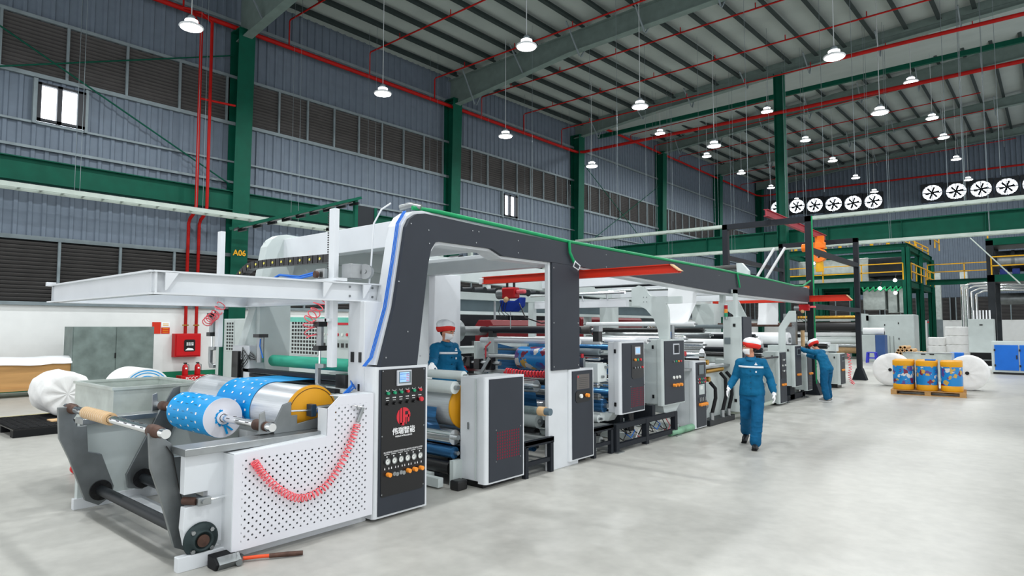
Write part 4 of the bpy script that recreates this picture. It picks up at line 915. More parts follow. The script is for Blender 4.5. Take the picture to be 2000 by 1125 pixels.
def step(y0, y1, x0, x1, h, label):
    t = thing('step_platform', ((x0+x1)/2,(y0+y1)/2,0), label, 'step')
    MB().box(x0,x1,y0,y1,h-.05,h).build('tread', mat('tread_plate_grey','8b8f8e',.5,.4,var=.1), t, .003); MB().box(x1-.05,x1,y0,y1,h-.07,h+.004).build('rim', DKS, t); MB().box(x0,x0+.05,y0,y1,h-.07,h+.004).build('rim', DKS, t)
    for x in (x0+.03,x1-.03):
        for y in (y0+.04,y1-.04): MB().box(x-.03,x+.03,y-.03,y+.03,0,h-.06).build('leg', DKS, t)
    MB().box(x1-.05,x1-.01,y0,y1,.14,.19).build('lower_rail', DKS, t); return t
step(6.03,6.62,-5.7,-4.95,.44,'low dark step with grey tread between the vented cabinet and the gantry leg')
step(7.58,8.12,-5.75,-4.98,.42,'dark step with grey tread between the gantry leg and the raised cabinet')
t = thing('machine_skid', (-5.3,9.1,0), 'dark steel skid carrying the two raised cabinets', 'base')
for x in (-5.0,-5.9):
    MB().box(x-.04,x+.04,8.16,10.15,.33,.41).build('top_rail', DKS, t, .004); MB().box(x-.04,x+.04,8.16,10.15,.05,.12).build('bottom_rail', DKS, t, .004)
    for y in (8.2,9.1,10.1): MB().box(x-.045,x+.045,y-.045,y+.045,.0,.4).build('post', DKS, t, .004)
MB().box(-5.94,-4.98,9.3,9.4,.33,.58).build('riser', DKS, t); MB().box(-5.94,-5.1,8.5,8.6,.33,.56).build('riser', DKS, t)
for y in (8.2,10.1): MB().box(-5.08,-4.9,y-.09,y+.09,0,.015).cyl((-4.99,y,.015),(-4.99,y,.08),.02,8).build('foot', STL, t)
random.seed(11); 
for k in range(14):
    y = 8.4+k*.12; z = random.uniform(.12,.3)
    MB().tube([(-5.1,y,z),(-5.06,y+.12,z-.08),(-5.07,y+.25,random.uniform(.12,.3)),(-5.2,y+.33,.28)], .009, 5).build('cable', (BLK,BLK,BLU,WFL,BLK,PNK,STD)[k%7], t)
for k in range(5): MB().tube([(-5.02,8.6+.04*k,.56),(-4.99,8.62+.02*k,.42),(-5.02,8.65+.03*k,.25)], .01, 5).build('cable', BLK, t)
u = unit('unit of white, silver and blue rollers between the gantry leg and the raised cabinet', 7.9, 9.1, 1.6,
   [(8.15,1.63,.05,WFL,-5.2),(8.1,1.47,.05,GIR,-5.2),(8.1,1.37,.025,CHR,-5.2),(8.25,1.24,.07,BLK),(8.15,1.1,.06,DBL),(8.1,.98,.045,CHR),(8.12,.8,.05,STL),(8.25,.66,.1,DBL),(8.1,.48,.055,CLR),(8.1,.3,.06,BLK),(8.15,.15,.06,CLR)], -5.2)
MB().box(-5.5,-5.2,8.05,8.3,1.02,1.3).build('doctor_block', CLR, u, .01); q = MB().box(-5.5,-5.42,8.0,8.05,1.16,1.38).build('clamp_lever', STL, u, .006); MB().cyl((-5.46,8.02,1.38),(-5.46,8.02,1.44),.025,10).build('red_handle', BTR, q)
MB().sheet([(XL+.2,8.06,1.6),(XL+.2,8.05,1.2),(XL+.2,8.1,.95)], [(-5.7,8.06,1.3),(-5.7,8.05,1.2),(-5.7,8.1,.95)], .004, (0,-1,0)).build('film_web', DBL, u)
MB().box(-5.55,-5.25,8.2,8.75,.42,.56).prism([(-5.55,.42),(-5.2,.42),(-5.1,.56),(-5.5,.56)],'y',8.3,8.6).build('motor_cover', CLR, u, .01)
r = thing('pressure_roller', (-6,7.95,1.8), 'long dark rubber roller on a bracket above the raised cabinet', 'roller')
MB().cyl((-7.3,7.95,1.8),(-5.25,7.95,1.8),.06,24).build('rubber_body', mat('roller_dark_grey','4c4b49',.5,var=.1), r); MB().cyl((-5.25,7.95,1.8),(-5.12,7.95,1.8),.03,12).box(-5.18,-5.08,7.9,8.0,1.78,1.86).build('end_bracket', STL, r); MB().box(-5.2,-5.1,7.92,8.02,1.63,1.78).build('mounting_block', BLK, r)
unit('blue and steel roller unit between the two raised cabinets', 9.1, 10.4, 1.6, [(9.3,1.5,.05,DBL),(9.35,1.3,.06,DKS),(9.3,1.12,.08,DBL),(9.35,.9,.07,CHR),(9.3,.72,.09,DBL),(9.4,1.62,.05,WFL,-5.1)], -5.2)
# upper deck over units: beam, rod
t = thing('upper_web_deck', (-6.4,9,2.2), 'white upper beam with silver rod reaching the pale curved arm', 'beam')
MB().box(-7.4,-5.45,9.3,9.42,2.18,2.32).build('deck_beam', WHT, t, .005); MB().cyl((-7.4,9.2,2.42),(-5.4,9.2,2.42),.028,14).build('silver_rod', CHR, t); MB().box(-7.55,-7.45,9.3,9.42,0,2.3).build('deck_post', PGR, t)
for x in (-6.9,-6.3,-5.8): MB().cyl((x,9.3,2.3),(x,9.25,2.42),.012,8).build('rod_bracket', WHT, t)
MB().cyl((-7.5,8.3,1.98),(-7.5,8.3,2.3),.02,8).build('drop_rod', STL, t)
def curved_arm(x, pts, label):
    o = MB().prism(pts, 'x', x-.03, x+.03).build('curved_arm', PGR, None, .004); tag(o, label, 'arm'); return o
ar = thing('web_guide_bracket', (-5.3,10,1.6), 'pale grey curved arm plate standing on the second raised cabinet', 'bracket')
pc = [(-5.66,2.21),(-5.66,2.52),(-5.52,2.57),(-5.42,2.54),(-5.34,2.44),(-5.28,2.38),(-5.18,2.36),(-4.72,2.36),(-4.72,2.24),(-5.0,2.24),(-4.96,2.14),(-4.95,2.0),(-4.95,1.63),(-5.14,1.63),(-5.16,1.8),(-5.24,2.0),(-5.38,2.15),(-5.5,2.21)]
MB().prism(pc, 'y', 9.86, 9.92).build('arm_plate', PGR, ar, .004); m = MB()
for x, z in ((-5.42,2.36),(-5.36,2.36),(-5.42,2.28),(-5.36,2.28)): m.cyl((x,9.855,z),(x,9.86,z),.008,8)
m.build('bolt_row', STD, ar)
ar2 = thing('web_guide_bracket', (-5.0,15.5,1.3), 'pale grey cranked arm plate further along the line beside the raised pale cabinet', 'bracket')
MB().prism([(-4.98,1.26),(-4.97,1.83),(-4.72,2.22),(-4.58,2.22),(-4.58,1.96),(-4.70,1.96),(-4.82,1.78),(-4.83,1.26)], 'y', 15.5, 15.56).build('arm_plate', PGR, ar2, .004)
# tall section: hanging white film and chrome stack
u = unit('tall stack of chrome, black and white rollers with hanging white film', 10.5, 12.7, 1.5,
   [(11.2,1.9,.045,WFL,-5.1),(11.6,1.78,.05,BLK,-5.1),(11.2,1.62,.06,CHR,-5.3),(11.6,1.5,.06,CHR,-5.1),(11.5,1.3,.14,CHR,-5.1),(11.3,1.14,.07,BLK,-5.1),(11.3,.98,.06,CHR,-5.1),(11.3,.82,.05,BLK,-5.1),(11.5,.62,.12,DBL,-5.1),(11.6,.36,.12,BLK,-5.1),(11.9,1.68,.05,STL,-5.1)], -5.15)
MB().box(-5.2,-5.0,10.5,12.7,1.06,1.1).build('steel_rail', STL, u)
f = MB().sheet([(-5.76,11.5,2.76),(-5.79,11.48,2.3),(-5.88,11.3,1.9)], [(-5.17,11.5,2.74),(-5.19,11.48,2.3),(-5.3,11.3,1.9)], .004, (0,-1,0)).build('hanging_film', WFL, u)
roller(-7.5,-5.1,11.55,2.72,.05,DKS,u,'top_roller'); roller(-7.4,-5.4,11.9,2.62,.03,STL,u,'top_roller')
r = thing('brass_valve_set', (-5.05,11.7,0), 'brass rotary valves with thick black hoses beside the floor standing cabinet', 'valve')
for y, z in ((11.5,1.18),(11.55,.86)): MB().cyl((-5.2,y,z),(-4.98,y,z),.05,14).build('brass_valve', BRS, r)
MB().cyl((-5.1,11.6,1.0),(-5.05,12.3,1.02),.05,14).build('brass_valve', BRS, r)
for k, (y, zt) in enumerate(((11.65,.8),(12.15,.95),(12.45,.95))):
    h = MB().tube([(-5.02,y,zt),(-4.94,y+.06,zt-.12),(-4.93,y+.04,.5),(-4.96,y-.08,.2)], .034, 10).build('black_hose', RUB, r); MB().cyl((-4.96,y-.08,.1),(-4.96,y-.08,.24),.042,12).build('hose_fitting', STL, h)
MB().box(-5.3,-4.92,11.4,12.6,0,.11).build('valve_base', IRN, r, .01)
MB().box(-5.25,-5.12,11.3,12.7,.1,1.0).build('pale_plate', PGR, r)
tag(MB().cyl((-5.05,12.6,.1),(-5.05,15.2,.1),.045,12).build('floor_pipe', mat('pale_green_pipe','b9c3b4',.5,var=.05)), 'pale pipe running along the floor behind the walking worker', 'pipe')
tag(MB().cyl((-5.0,9.95,.06),(-5.0,10.8,.06),.06,12).build('floor_pipe', mat('taped_green_pipe','7fae8f',.5,var=.3)), 'green taped pipe on the floor beside the cabinet with two screens', 'pipe')
r = thing('emergency_valve', (-5.2,10.7,1.25), 'red round valve motor above the paper sheets', 'valve')
MB().box(-5.4,-5.25,10.75,10.9,1.2,1.62).build('valve_post', PGR, r); MB().cyl((-5.25,10.8,1.36),(-5.1,10.8,1.36),.045,14).build('red_cap', RD2, r); MB().cyl((-5.33,10.75,1.6),(-5.33,10.75,1.88),.04,12).build('small_cylinder', STL, r)
for k in range(3): MB().tube([(-5.33,10.7,1.75-.04*k),(-5.38,10.66,1.66),(-5.33,10.68,1.5)], .008, 5).build('air_hose', BLU, r)
# further units
u = unit('far roller unit with pale plates and wide dark rollers behind the walking worker', 14.0, 16.5, 1.5,
   [(14.3,1.85,.05,GIR,-5.3),(14.6,1.62,.06,DKS,-5.2),(15.2,1.38,.22,WFL,-5.3),(14.9,1.3,.06,DKS,-5.15),(14.4,1.2,.05,BLK,-5.0),(14.8,.9,.1,STL,-5.2),(15,.5,.15,PGR,-5.2)], -5.25)
MB().sheet([(-5.46,15.62,2.42),(-5.47,15.62,2.1),(-5.5,15.62,1.9)], [(-5.0,15.62,2.42),(-5.0,15.62,2.1),(-5.02,15.62,1.9)], .004, (0,-1,0)).build('hanging_film', WFL, u)
MB().box(-5.9,-5.2,14.0,14.2,.1,1.12).build('pale_cover', PGR, u, .01)
MB().box(-5.0,-4.96,14.1,15.5,1.12,1.16).build('black_rail', BLK, u)
MB().prism([(-5.75,2.42),(-5.3,2.42),(-5.1,2.0),(-5.2,1.95),(-5.55,2.2),(-5.75,2.2)], 'y', 13.9, 13.95).build('arm_plate', PGR, u)
u = unit('far roller unit with white rolls beside the second lifting arm', 16.6, 19.2, 1.3, [(17.2,1.5,.2,WFL,-5.25),(17.6,1.9,.05,RST,-5.3),(17,1.35,.05,DKS,-5.0),(18.3,1.6,.05,DKS,-5.3),(18.5,1.3,.18,WFL,-5.3),(18,.8,.12,STL,-5.3)], -5.3)
MB().box(-5.6,-5.3,17.9,18.1,0,2.2).build('air_column', STL, u); MB().cyl((-5.2,18.2,1.32),(-5.2,18.2,1.75),.05,10).build('orange_sleeve', KFT, u)
t = thing('machine_skid', (-5.2,16.5,0), 'dark base rail with feet under the far cabinets', 'base')
MB().box(-5.2,-5.1,15.98,17.9,.02,.14).build('base_rail', DKS, t); MB().box(-5.25,-4.98,16.1,16.25,0,.03).box(-5.25,-4.98,17.7,17.85,0,.03).build('foot', STD, t)
u = unit('last roller unit of the line near the dark post', 19.4, 23.5, 1.2, [(20,1.0,.15,DKS,-5.6),(21,1.25,.08,BLK,-5.3),(22,1.1,.1,GIR,-5.3)], -5.6)
MB().box(-5.9,-5.5,21.8,22.2,0,1.35).build('end_box', WHT, u, .01); MB().box(-5.6,-5.2,21.6,21.9,1.08,1.3).build('junction_box', CLR, u)
coil([(-5.0,22.2,1.0),(-4.95,22.2,.6),(-4.98,22.2,.25),(-4.9,22.3,.05)], .04, 14, .01, PNK, 'coiled_air_hose', 'coral pink coiled air hose hanging at the end of the line')
# ================================================================== CRANES, HOISTS, DARK PORTALS
def jib(y, x0, x1, z, h, label):
    t = thing('jib_beam', ((x0+x1)/2, y, z), label, 'crane beam')
    m = MB().prism([(x0,z),(x1-.02,z),(x1,z+.02),(x1-.13,z+h),(x0,z+h)], 'y', y-.012, y+.012); m.bar((x0,y,z+.006),(x1-.03,y,z+.006),.1,.012); m.bar((x0,y,z+h-.006),(x1-.13,y,z+h-.006),.1,.012); m.build('beam_body', ORG, t)
    MB().prism([(x1+.003,z+.02),(x1-.127,z+h),(x1-.15,z+h),(x1-.02,z+.02)], 'y', y-.05, y+.05).build('end_plate', KFT, t); MB().box(x0-.08,x0,y-.04,y+.04,z,z+h*.8).build('end_buffer', WHT, t, .01); return t
jib(7.38, -6.9, -3.52, 2.525, .115, 'orange-red jib beam crossing behind the nearer gantry leg')
jib(18.2, -7.7, -3.95, 2.52, .16, 'orange-red jib beam at the far end of the gantry frame')
def hoist(x, y, zt, label, drop, bag=True):
    t = thing('chain_hoist', (x,y,zt-.3), label, 'hoist')
    MB().box(x-.12,x+.14,y-.07,y+.07,zt-.22,zt-.05).build('red_housing', RD2, t, .02); MB().cyl((x-.24,y,zt-.15),(x-.1,y,zt-.15),.075,18).build('motor', STD, t, .01)
    MB().cyl((x-.06,y-.0,zt-.06),(x-.06,y,zt+.02),.02,8).cyl((x+.08,y,zt-.06),(x+.08,y,zt+.02),.02,8).build('trolley_wheel', BLK, t)
    MB().box(x+.14,x+.3,y-.04,y+.04,zt-.15,zt-.09).build('cable_drum', PNK, t, .02); MB().blob((x-.02,y-.06,zt-.24),.05).build('hook_block', KFT, t)
    if bag:
        MB().prism([(x-.16,zt-.24),(x+.14,zt-.26),(x+.26,zt-.2),(x+.24,zt-.34),(x+.12,zt-.42),(x-.12,zt-.42)], 'y', y-.08, y+.08).build('chain_bag', mat('bag_blue','1c3a9a',.7,var=.1), t, .02)
    MB().cyl((x+.05,y-.05,zt-.42 if bag else zt-.2),(x+.05,y-.05,zt-drop),.008,6).build('lifting_chain', STL, t)
    for k in range(3): MB().tube([(x-.1+.05*k,y-.08,zt-.25),(x-.15+.06*k,y-.1,zt-.42),(x-.1+.1*k,y-.1,zt-.5)], .006, 5).build('cable', BLK, t)
    return t
hoist(-6.35, 7.38, 2.5, 'red electric chain hoist with blue bag hanging under the nearer orange-red beam', .68)
hoist(-5.15, 18.2, 2.5, 'red chain hoist hanging under the far orange-red beam', 1.0, False)
tag(MB().tube([(-6.1,7.3,2.2),(-5.9,7.2,1.98),(-5.6,7.2,1.9),(-5.3,7.3,1.93)], .01, 6).build('slack_cable', BLK), 'black cable sagging from the red hoist toward the gantry leg', 'cable')
def portal(y, x0, x1, z, label):
    t = thing('dark_portal_frame', ((x0+x1)/2, y, 0), label, 'frame')
    for x in (x0, x1): 
        MB().box(x-.08,x+.08,y-.08,y+.08,0,z).build('post', DKS, t, .005); MB().prism([(x-.22,0),(x+.22,0),(x+.22,.02),(x+.09,.4),(x-.09,.4),(x-.22,.02)], 'y', y-.15, y+.15).build('base_flare', DKS, t)
    MB().box(x0-.08,x1+.08,y-.08,y+.08,z-.16,z).build('lintel', DKS, t, .005); return t
portal(18.65, -7.45, -5.1, 4.92, 'nearer dark grey portal frame standing over the line beside the leaning worker'); portal(24.75, -7.75, -5.22, 4.97, 'farther dark grey portal frame with flared post base on the open floor')
tag(MB().bar((-5.15,18.75,4.0),(-5.2,24.65,4.0),.14,.14).build('tie_bar', DKS), 'upper dark tie bar joining the two portal frames', 'beam'); tag(MB().bar((-5.15,18.75,2.42),(-5.2,24.65,2.42),.14,.14).build('tie_bar', DKS), 'lower dark tie bar joining the two portal frames', 'beam')
tag(MB().bar((-7.5,18.75,3.95),(-7.7,24.65,3.95),.12,.12).build('tie_bar', DKS), 'left-hand dark tie bar between the two portal frames', 'beam')
tag(MB().cyl((-4.98,18.55,.3),(-4.98,18.55,4.9),.02,8).build('green_pipe', GHS), 'thin green pipe strapped up the nearer dark portal post', 'pipe')
t = thing('runway_beam', (-6.1,21.3,4.99), 'dark red runway beam lying across the two dark portal frames', 'crane beam'); m = MB(); m.bar((-6.1,18.2,5.08),(-6.25,24.9,5.08),.02,.18); m.bar((-6.1,18.2,5.17),(-6.25,24.9,5.17),.12,.015); m.bar((-6.1,18.2,4.985),(-6.25,24.9,4.985),.12,.015); m.build('beam_body', mat('beam_faded_red','a83440',.5,var=.08), t)
t = thing('electric_hoist', (-6.23,23.6,4), 'orange electric hoist with yellow hook sleeve hanging from the dark red runway beam', 'hoist'); x, y = -6.22, 23.6
MB().box(x-.1,x+.3,y-.1,y+.1,4.55,4.78).build('hoist_body', ORY, t, .03); MB().cyl((x-.45,y,4.62),(x-.1,y,4.62),.14,16).build('hoist_motor', ORY, t, .02); MB().ring((x+.1,y-.15,4.32),(0,1,0),.1,.24,.25,18).build('rope_wheel', ORY, t)
MB().box(x-.02,x+.26,y-.05,y+.05,4.75,5.0).build('trolley_plate', ORY, t); MB().cyl((x+.1,y,3.75),(x+.1,y,4.15),.14,12,r2=.12).build('hook_sleeve', YEL, t, .02); MB().cyl((x+.1,y,4.1),(x+.1,y,4.6),.02,6).build('rope', BLK, t)
for k in range(2): tag(MB().bar((-7.75+.35*k,21.9,3.45),(-7.1+.35*k,21.95,4.5),.12,.06).build('white_strut', WFL), 'white slanting strut above the line, %s of two' % ('left' if k == 0 else 'right'), 'strut')
t = thing('idler_roller', (-5.9,14,3.05), 'dark steel roller on a pale bracket above the gantry beam', 'roller'); MB().cyl((-6.9,14.2,3.2),(-5.35,14.2,3.2),.055,14).build('roller_body', mat('roller_dark_grey','4c4b49'), t); MB().prism([(-5.4,2.9),(-5.15,2.9),(-5.15,3.1),(-5.3,3.28),(-5.42,3.28)],'y',14.14,14.26).build('roller_bracket', PGR, t)
tag(MB().cyl((-5.1,18.2,2.68),(-5.1,18.2,2.95),.07,12,r2=.11).build('orange_pulley', ORY), 'small orange pulley block above the far orange-red beam', 'pulley')
# ================================================================== MIDDLE OF THE LINE: coils, clamp beam, printed roll
t = thing('printed_film_roll', (-6.0,7.62,1.18), 'sky blue film roll printed with purple and maroon shapes between the rollers', 'film roll')
MB().cyl((-6.32,7.62,1.37),(-5.45,7.62,1.37),.175,40).build('wound_film', PRT, t, .02); MB().cyl((-7.0,7.62,1.37),(-6.32,7.62,1.37),.045,16).build('core_shaft', STL, t)
t = thing('clamp_beam', (-6.4,7.15,1.15), 'beam of black and silver slitting clamps behind the gantry leg', 'machine')
MB().box(-7.5,-5.35,7.12,7.2,1.16,1.21).build('rail', STL, t)
for k, x in enumerate((-7.3,-6.95,-6.75,-6.5)): MB().box(x-.06,x+.06,7.05,7.15,1.2,1.36+.03*(k%2)).build('clamp_block', BLK, t, .006); MB().cyl((x+.06,7.1,1.3),(x+.2,7.1,1.3),.03,10).build('silver_cylinder', STL, t)
for x in (-7.15,-6.6): MB().bar((x,7.0,1.16),(x+.15,7.02,1.38),.02,.05).build('silver_blade', STL, t)
MB().cyl((-6.6,7.1,1.36),(-6.6,7.1,1.56),.012,8).bar((-6.6,7.1,1.54),(-6.5,7.1,1.62),.02).build('lever', BTR, t)
for a, b, lab in ((-7.45,-6.95,'on the left of the slitting clamps'), (-6.1,-5.32,'in front of the printed blue roll')):
    coil([(a,7.0,1.2),((a+b)/2,6.98,1.18),(b,7.0,1.19)], .045, 16, .011, mat('red_coil','e23b46',.4,var=0), 'red_coiled_hose', 'thick red coiled air hose ' + lab)
for z, mt_, r in ((1.63,WHT,.045),(1.8,DKS,.05)): tag(MB().cyl((-7.3,7.75,z),(-5.32,7.75,z),r,18).build('cross_roller', mt_), '%s horizontal roller above the printed blue roll' % ('white' if mt_ is WHT else 'dark'), 'roller')
t = thing('roller_post', (-7.05,7.75,0), 'pale post carrying the rollers behind the slitting clamps', 'post'); MB().box(-7.1,-6.98,7.7,7.8,0,1.68).build('post_body', PGR, t); MB().box(-7.1,-7.0,7.7,7.8,1.68,1.78).build('black_block', BLK, t)
# ================================================================== EXTRUDER LINE BEHIND
t = thing('extruder', (-9.8,11,0), 'dark red covered extruder barrel on a pale bench behind the laminating line', 'machine')
for a, b, z0, z1 in ((10.3,12.7,1.52,2.0),(13.7,15.1,1.55,2.16),(15.25,16.9,1.55,2.16)):
    MB().prism([(-9.9,z0),(-9.35,z0),(-9.35,z1-.12),(-9.45,z1),(-9.8,z1),(-9.9,z1-.12)], 'y', a, b).build('red_cover', RDD, t, .01)
MB().cyl((-9.6,9.1,1.76),(-9.6,10.3,1.76),.1,20).cyl((-9.6,9.2,1.76),(-9.6,9.45,1.76),.24,24).cyl((-9.6,8.7,1.76),(-9.6,9.0,1.76),.18,20).build('barrel_flange', STD, t); MB().cyl((-9.6,16.9,1.76),(-9.6,17.05,1.76),.24,24).build('end_flange', STL, t)
MB().box(-9.9,-9.3,8.0,8.7,1.45,2.0).build('motor', IRN, t, .03)
MB().box(-10.0,-9.2,7.8,17.5,1.3,1.42).build('bench', PGR, t)
for y in (8,10.5,13,15.5,17.3): MB().box(-9.95,-9.25,y,y+.15,0,1.3).build('bench_leg', PGR, t)
for y in (8.6,11.2,13.6): MB().box(-9.9,-9.3,y,y+.9,.3,1.2).build('gearbox', IRN, t, .02)
for k in range(9):
    MB().tube([(-9.35,16.9+.08*k,1.5),(-9.2,17.0+.1*k,1.85),(-9.1,17.2+.1*k,1.7),(-9.2,17.3+.1*k,1.5)], .012, 5).build('cable', KFT if k % 2 else WFL, t)
MB().box(-9.8,-9.2,17.1,18.0,1.42,2.0).build('die_block', IRN, t, .02)
MB().box(-9.9,-9.6,13.0,17.0,2.2,2.6).build('dark_ducts', IRN, t, .03)
t = thing('red_tray', (-9.1,7.3,2.2), 'small red wire tray fixed above the grey beam behind the gantry arch', 'tray'); MB().box(-9.3,-8.9,6.95,7.5,2.14,2.22).build('tray_base', RD2, t, .01); m = MB(); m.tube([(-8.95,7.0,2.2),(-8.95,7.08,2.42),(-8.95,7.4,2.42),(-8.95,7.48,2.2)], .015, 6); m.build('tray_handle', RD2, t); MB().box(-9.15,-9.05,7.15,7.25,0,2.14).build('tray_post', PGR, t)
t = thing('dark_drive_housing', (-11,13,0), 'dark steel drive housings standing in a row behind the red extruder covers', 'machine')
for a, b, z1 in ((8.9,10.6,1.9),(10.8,12.6,2.35),(12.8,14.9,2.5),(15.1,17.4,2.4),(17.7,21,2.2)): MB().box(-11.6,-10.9,a,b,0,z1).build('housing', IRN if z1 > 2 else mat('housing_slate','39444a',.5,.2), t, .03)
for a in (9.2,11.2,13.3,15.8,18.3): MB().box(-10.9,-10.86,a,a+.5,.9,1.5).build('vent_panel', STD, t); MB().cyl((-10.95,a+.8,1.9),(-10.8,a+.8,1.9),.14,14).build('pulley', STD, t)
t = thing('pipe_bridge', (-8.5,11,2), 'pale grey horizontal beam with dark machinery running above the extruder', 'beam')
MB().box(-8.6,-8.3,8.0,17.5,2.08,2.14).box(-8.65,-8.35,8.0,17.5,2.36,2.5).build('beam_body', PGR, t); MB().box(-8.6,-8.5,8.0,17.0,2.14,2.36).build('beam_web', mat('blue_grey_duct','6f7f86',.5), t)
for y in (8.1,12.7,17.2): MB().box(-8.6,-8.45,y,y+.12,0,2.1).build('post', PGR, t)
random.seed(4)
for k in range(26): y = 8.3+k*.33; MB().cyl((-8.7,y,2.56),(-8.35,y,2.56),random.uniform(.04,.09),8).build('small_motor', IRN, t)
t = thing('electrical_cabinet', (-12.8,7.5,0), 'large pale grey machine cabinet with black square grilles behind the roller stand', 'cabinet')
MB().box(-16.6,-11.3,7.55,8.9,0,2.05).build('cabinet_body', PGR, t, .02)
def grille(x0, x1, z0, z1, nx, nz, yf):
    m = MB().box(x0,x1,yf-.004,yf,z0,z1); m.m = 1; 
    for i in range(nx+1): xx = x0+(x1-x0)*i/nx; m.box(xx-.014,xx+.014,yf-.012,yf-.004,z0,z1)
    for j in range(nz+1): zz = z0+(z1-z0)*j/nz; m.box(x0,x1,yf-.0105,yf-.0055,zz-.014,zz+.014)
    m.v = [(a, b-.003, c) for a, b, c in m.v]; m.build('grille', [BLK, PGR], t)
grille(-12.9,-11.85,1.25,1.97,9,9,7.55); grille(-16.0,-15.6,1.25,1.97,3,9,7.55)
MB().box(-16.3,-16.15,7.5,7.55,0,2.05).box(-11.7,-11.6,7.5,7.55,1.1,2.05).build('dark_strip', GRN, t); MB().box(-15,-11.4,7.5,7.55,1.05,1.12).build('black_rail', BLK, t)
t = thing('instrument_cabinet', (-10.3,6.9,0), 'light grey switch cabinet with red stripe seen past the lifting post', 'cabinet')
MB().box(-10.9,-9.8,6.95,7.5,0,2.0).build('cabinet_body', PGR, t, .01); MB().box(-10.9,-9.8,6.94,6.95,1.88,1.95).build('red_stripe', TXR, t)
for k in range(6): MB().cyl((-10.7+.15*k,6.93,1.7),(-10.7+.15*k,6.95,1.7),.03,10).build('indicator_lamp', BTR if k % 2 else GLA, t)
for k in range(6): MB().box(-10.74+.15*k,-10.66+.15*k,6.94,6.95,1.46,1.54).build('meter', BLK, t)
tag(MB().bar((-12.0,6.6,2.0),(-8.4,6.6,1.95),.06,.09).build('teal_padded_bar', mat('teal_padding','6fc2b0',.5,var=.08)), 'pale teal padded bar stretched in front of the grilled cabinet', 'bar')
t = thing('web_tower', (-13,14,3.5), 'pale raised frame with dark rollers behind the top of the gantry', 'frame')
for z in (3.35,4.12): MB().box(-13.1,-12.95,8.5,24,z,z+.1).build('rail', TRW, t)
for k in range(13): MB().box(-13.1,-12.97,8.5+k*1.2,8.6+k*1.2,3.3,4.2).build('upright', TRW, t)
for k in range(10): MB().cyl((-13.6,9.2+k*1.3,3.75),(-13.15,9.2+k*1.3,3.75),.2,14).build('dark_roller', IRN, t)
for y in (8.6,14,19,23.8): MB().box(-13.15,-12.95,y,y+.15,0,3.4).build('tower_leg', PGR, t)
t = thing('cable_ladder', (-9,5.8,3.4), 'green edged black cable ladder bending up over the white trolley frame', 'cable tray')
MB().bar((-9.6,4.6,3.35),(-8.9,6.35,3.98),.2,.02).build('ladder_bed', BLK, t); MB().bar((-9.45,4.6,3.38),(-8.75,6.35,4.01),.02,.045).build('green_rail', GRM, t); MB().bar((-9.75,4.6,3.38),(-9.05,6.35,4.01),.02,.045).build('green_rail', GRM, t)
MB().box(-8.92,-8.86,6.3,6.36,2.1,4.0).box(-8.92,-8.86,6.7,6.76,2.1,3.9).build('green_post', GRM, t); MB().box(-8.9,-8.87,6.36,6.7,2.1,3.9).build('cable_bundle', IRN, t)
for k in range(9): MB().bar((-9.65+.08*k,4.7+.2*k,3.35+.07*k),(-9.4+.08*k,4.7+.2*k,3.35+.07*k),.03,.04).build('ladder_rung', IRN, t)
MB().box(-9.0,-8.8,6.3,6.8,0,2.1).build('ladder_foot', PGR, t)
# ================================================================== LEFT SIDE OBJECTS
t = thing('galvanised_trolley', (-8.8,3.05,0), 'galvanised steel tray trolley on red castors left of the winding stand', 'trolley')
x0,x1,y0,y1 = -9.5,-8.12,2.56,3.56
m = MB().box(x0,x1,y0,y0+.02,.68,1.15).box(x0,x1,y1-.02,y1,.68,1.15).box(x0,x0+.02,y0+.02,y1-.02,.68,1.15).box(x1-.02,x1,y0+.02,y1-.02,.68,1.15).box(x0+.02,x1-.02,y0+.02,y1-.02,.68,.7); m.build('tray', GLV, t)
for q in ((x0-.02,x1+.02,y0-.02,y0+.03),(x0-.02,x1+.02,y1-.03,y1+.02),(x0-.02,x0+.03,y0+.03,y1-.03),(x1-.03,x1+.02,y0+.03,y1-.03)): MB().box(*q,1.13,1.16).build('rim', GLV, t)
for x in (x0+.03,x1-.03):
    for y in (y0+.03,y1-.03):
        MB().box(x-.02,x+.02,y-.02,y+.02,.16,.67).build('leg', STD, t); c = MB().cyl((x-.02,y,.06),(x+.02,y,.06),.06,16).build('castor_wheel', mat('castor_red','d8383a',.4,var=0), t); MB().box(x-.03,x+.03,y-.03,y+.03,.12,.16).cyl((x-.022,y,.06),(x+.022,y,.06),.02,8).build('castor_fork', STL, c)
t = thing('wooden_crate', (-20.9,3,0), 'long pine crate with white sheet laid over its top by the left wall', 'crate')
MB().box(-21.5,-20.6,-.5,5.42,.17,.9).build('crate_body', WOD, t, .005); MB().box(-20.6,-20.57,3.7,3.8,.17,.9).box(-20.6,-20.57,-.5,5.42,.17,.25).build('batten', WOD, t)
for y in (.5,2.9,5.2): MB().box(-21.5,-20.6,y,y+.18,0,.17).build('skid_block', WOD, t)
m = MB(); n = 24; rs = random.Random(2); v = []
for i in range(n+1):
    y = -.6 + 6.1*i/n; j = rs.uniform(-.03,.03)
    v += [(-21.55,y,.95+j),(-21.3,y,1.05+j),(-20.8,y,1.06+j),(-20.56,y,.98+j),(-20.54,y,.86+j*1.2)]
m.add(v, [(i*5+k, i*5+k+1, (i+1)*5+k+1, (i+1)*5+k) for i in range(n) for k in range(4)], True); m.add([(-21.5,-.5,.9),(-20.6,-.5,.9),(-20.6,5.42,.9),(-21.5,5.42,.9)],[(0,1,2,3)]); m.build('white_sheet', WFL, t)
t = thing('metal_cupboard', (-20.8,6.5,0), 'wide galvanised double-door cupboard against the white left wall', 'cupboard')
MB().box(-21.3,-20.55,5.42,7.5,.05,1.85).build('cupboard_body', GLD, t, .005)
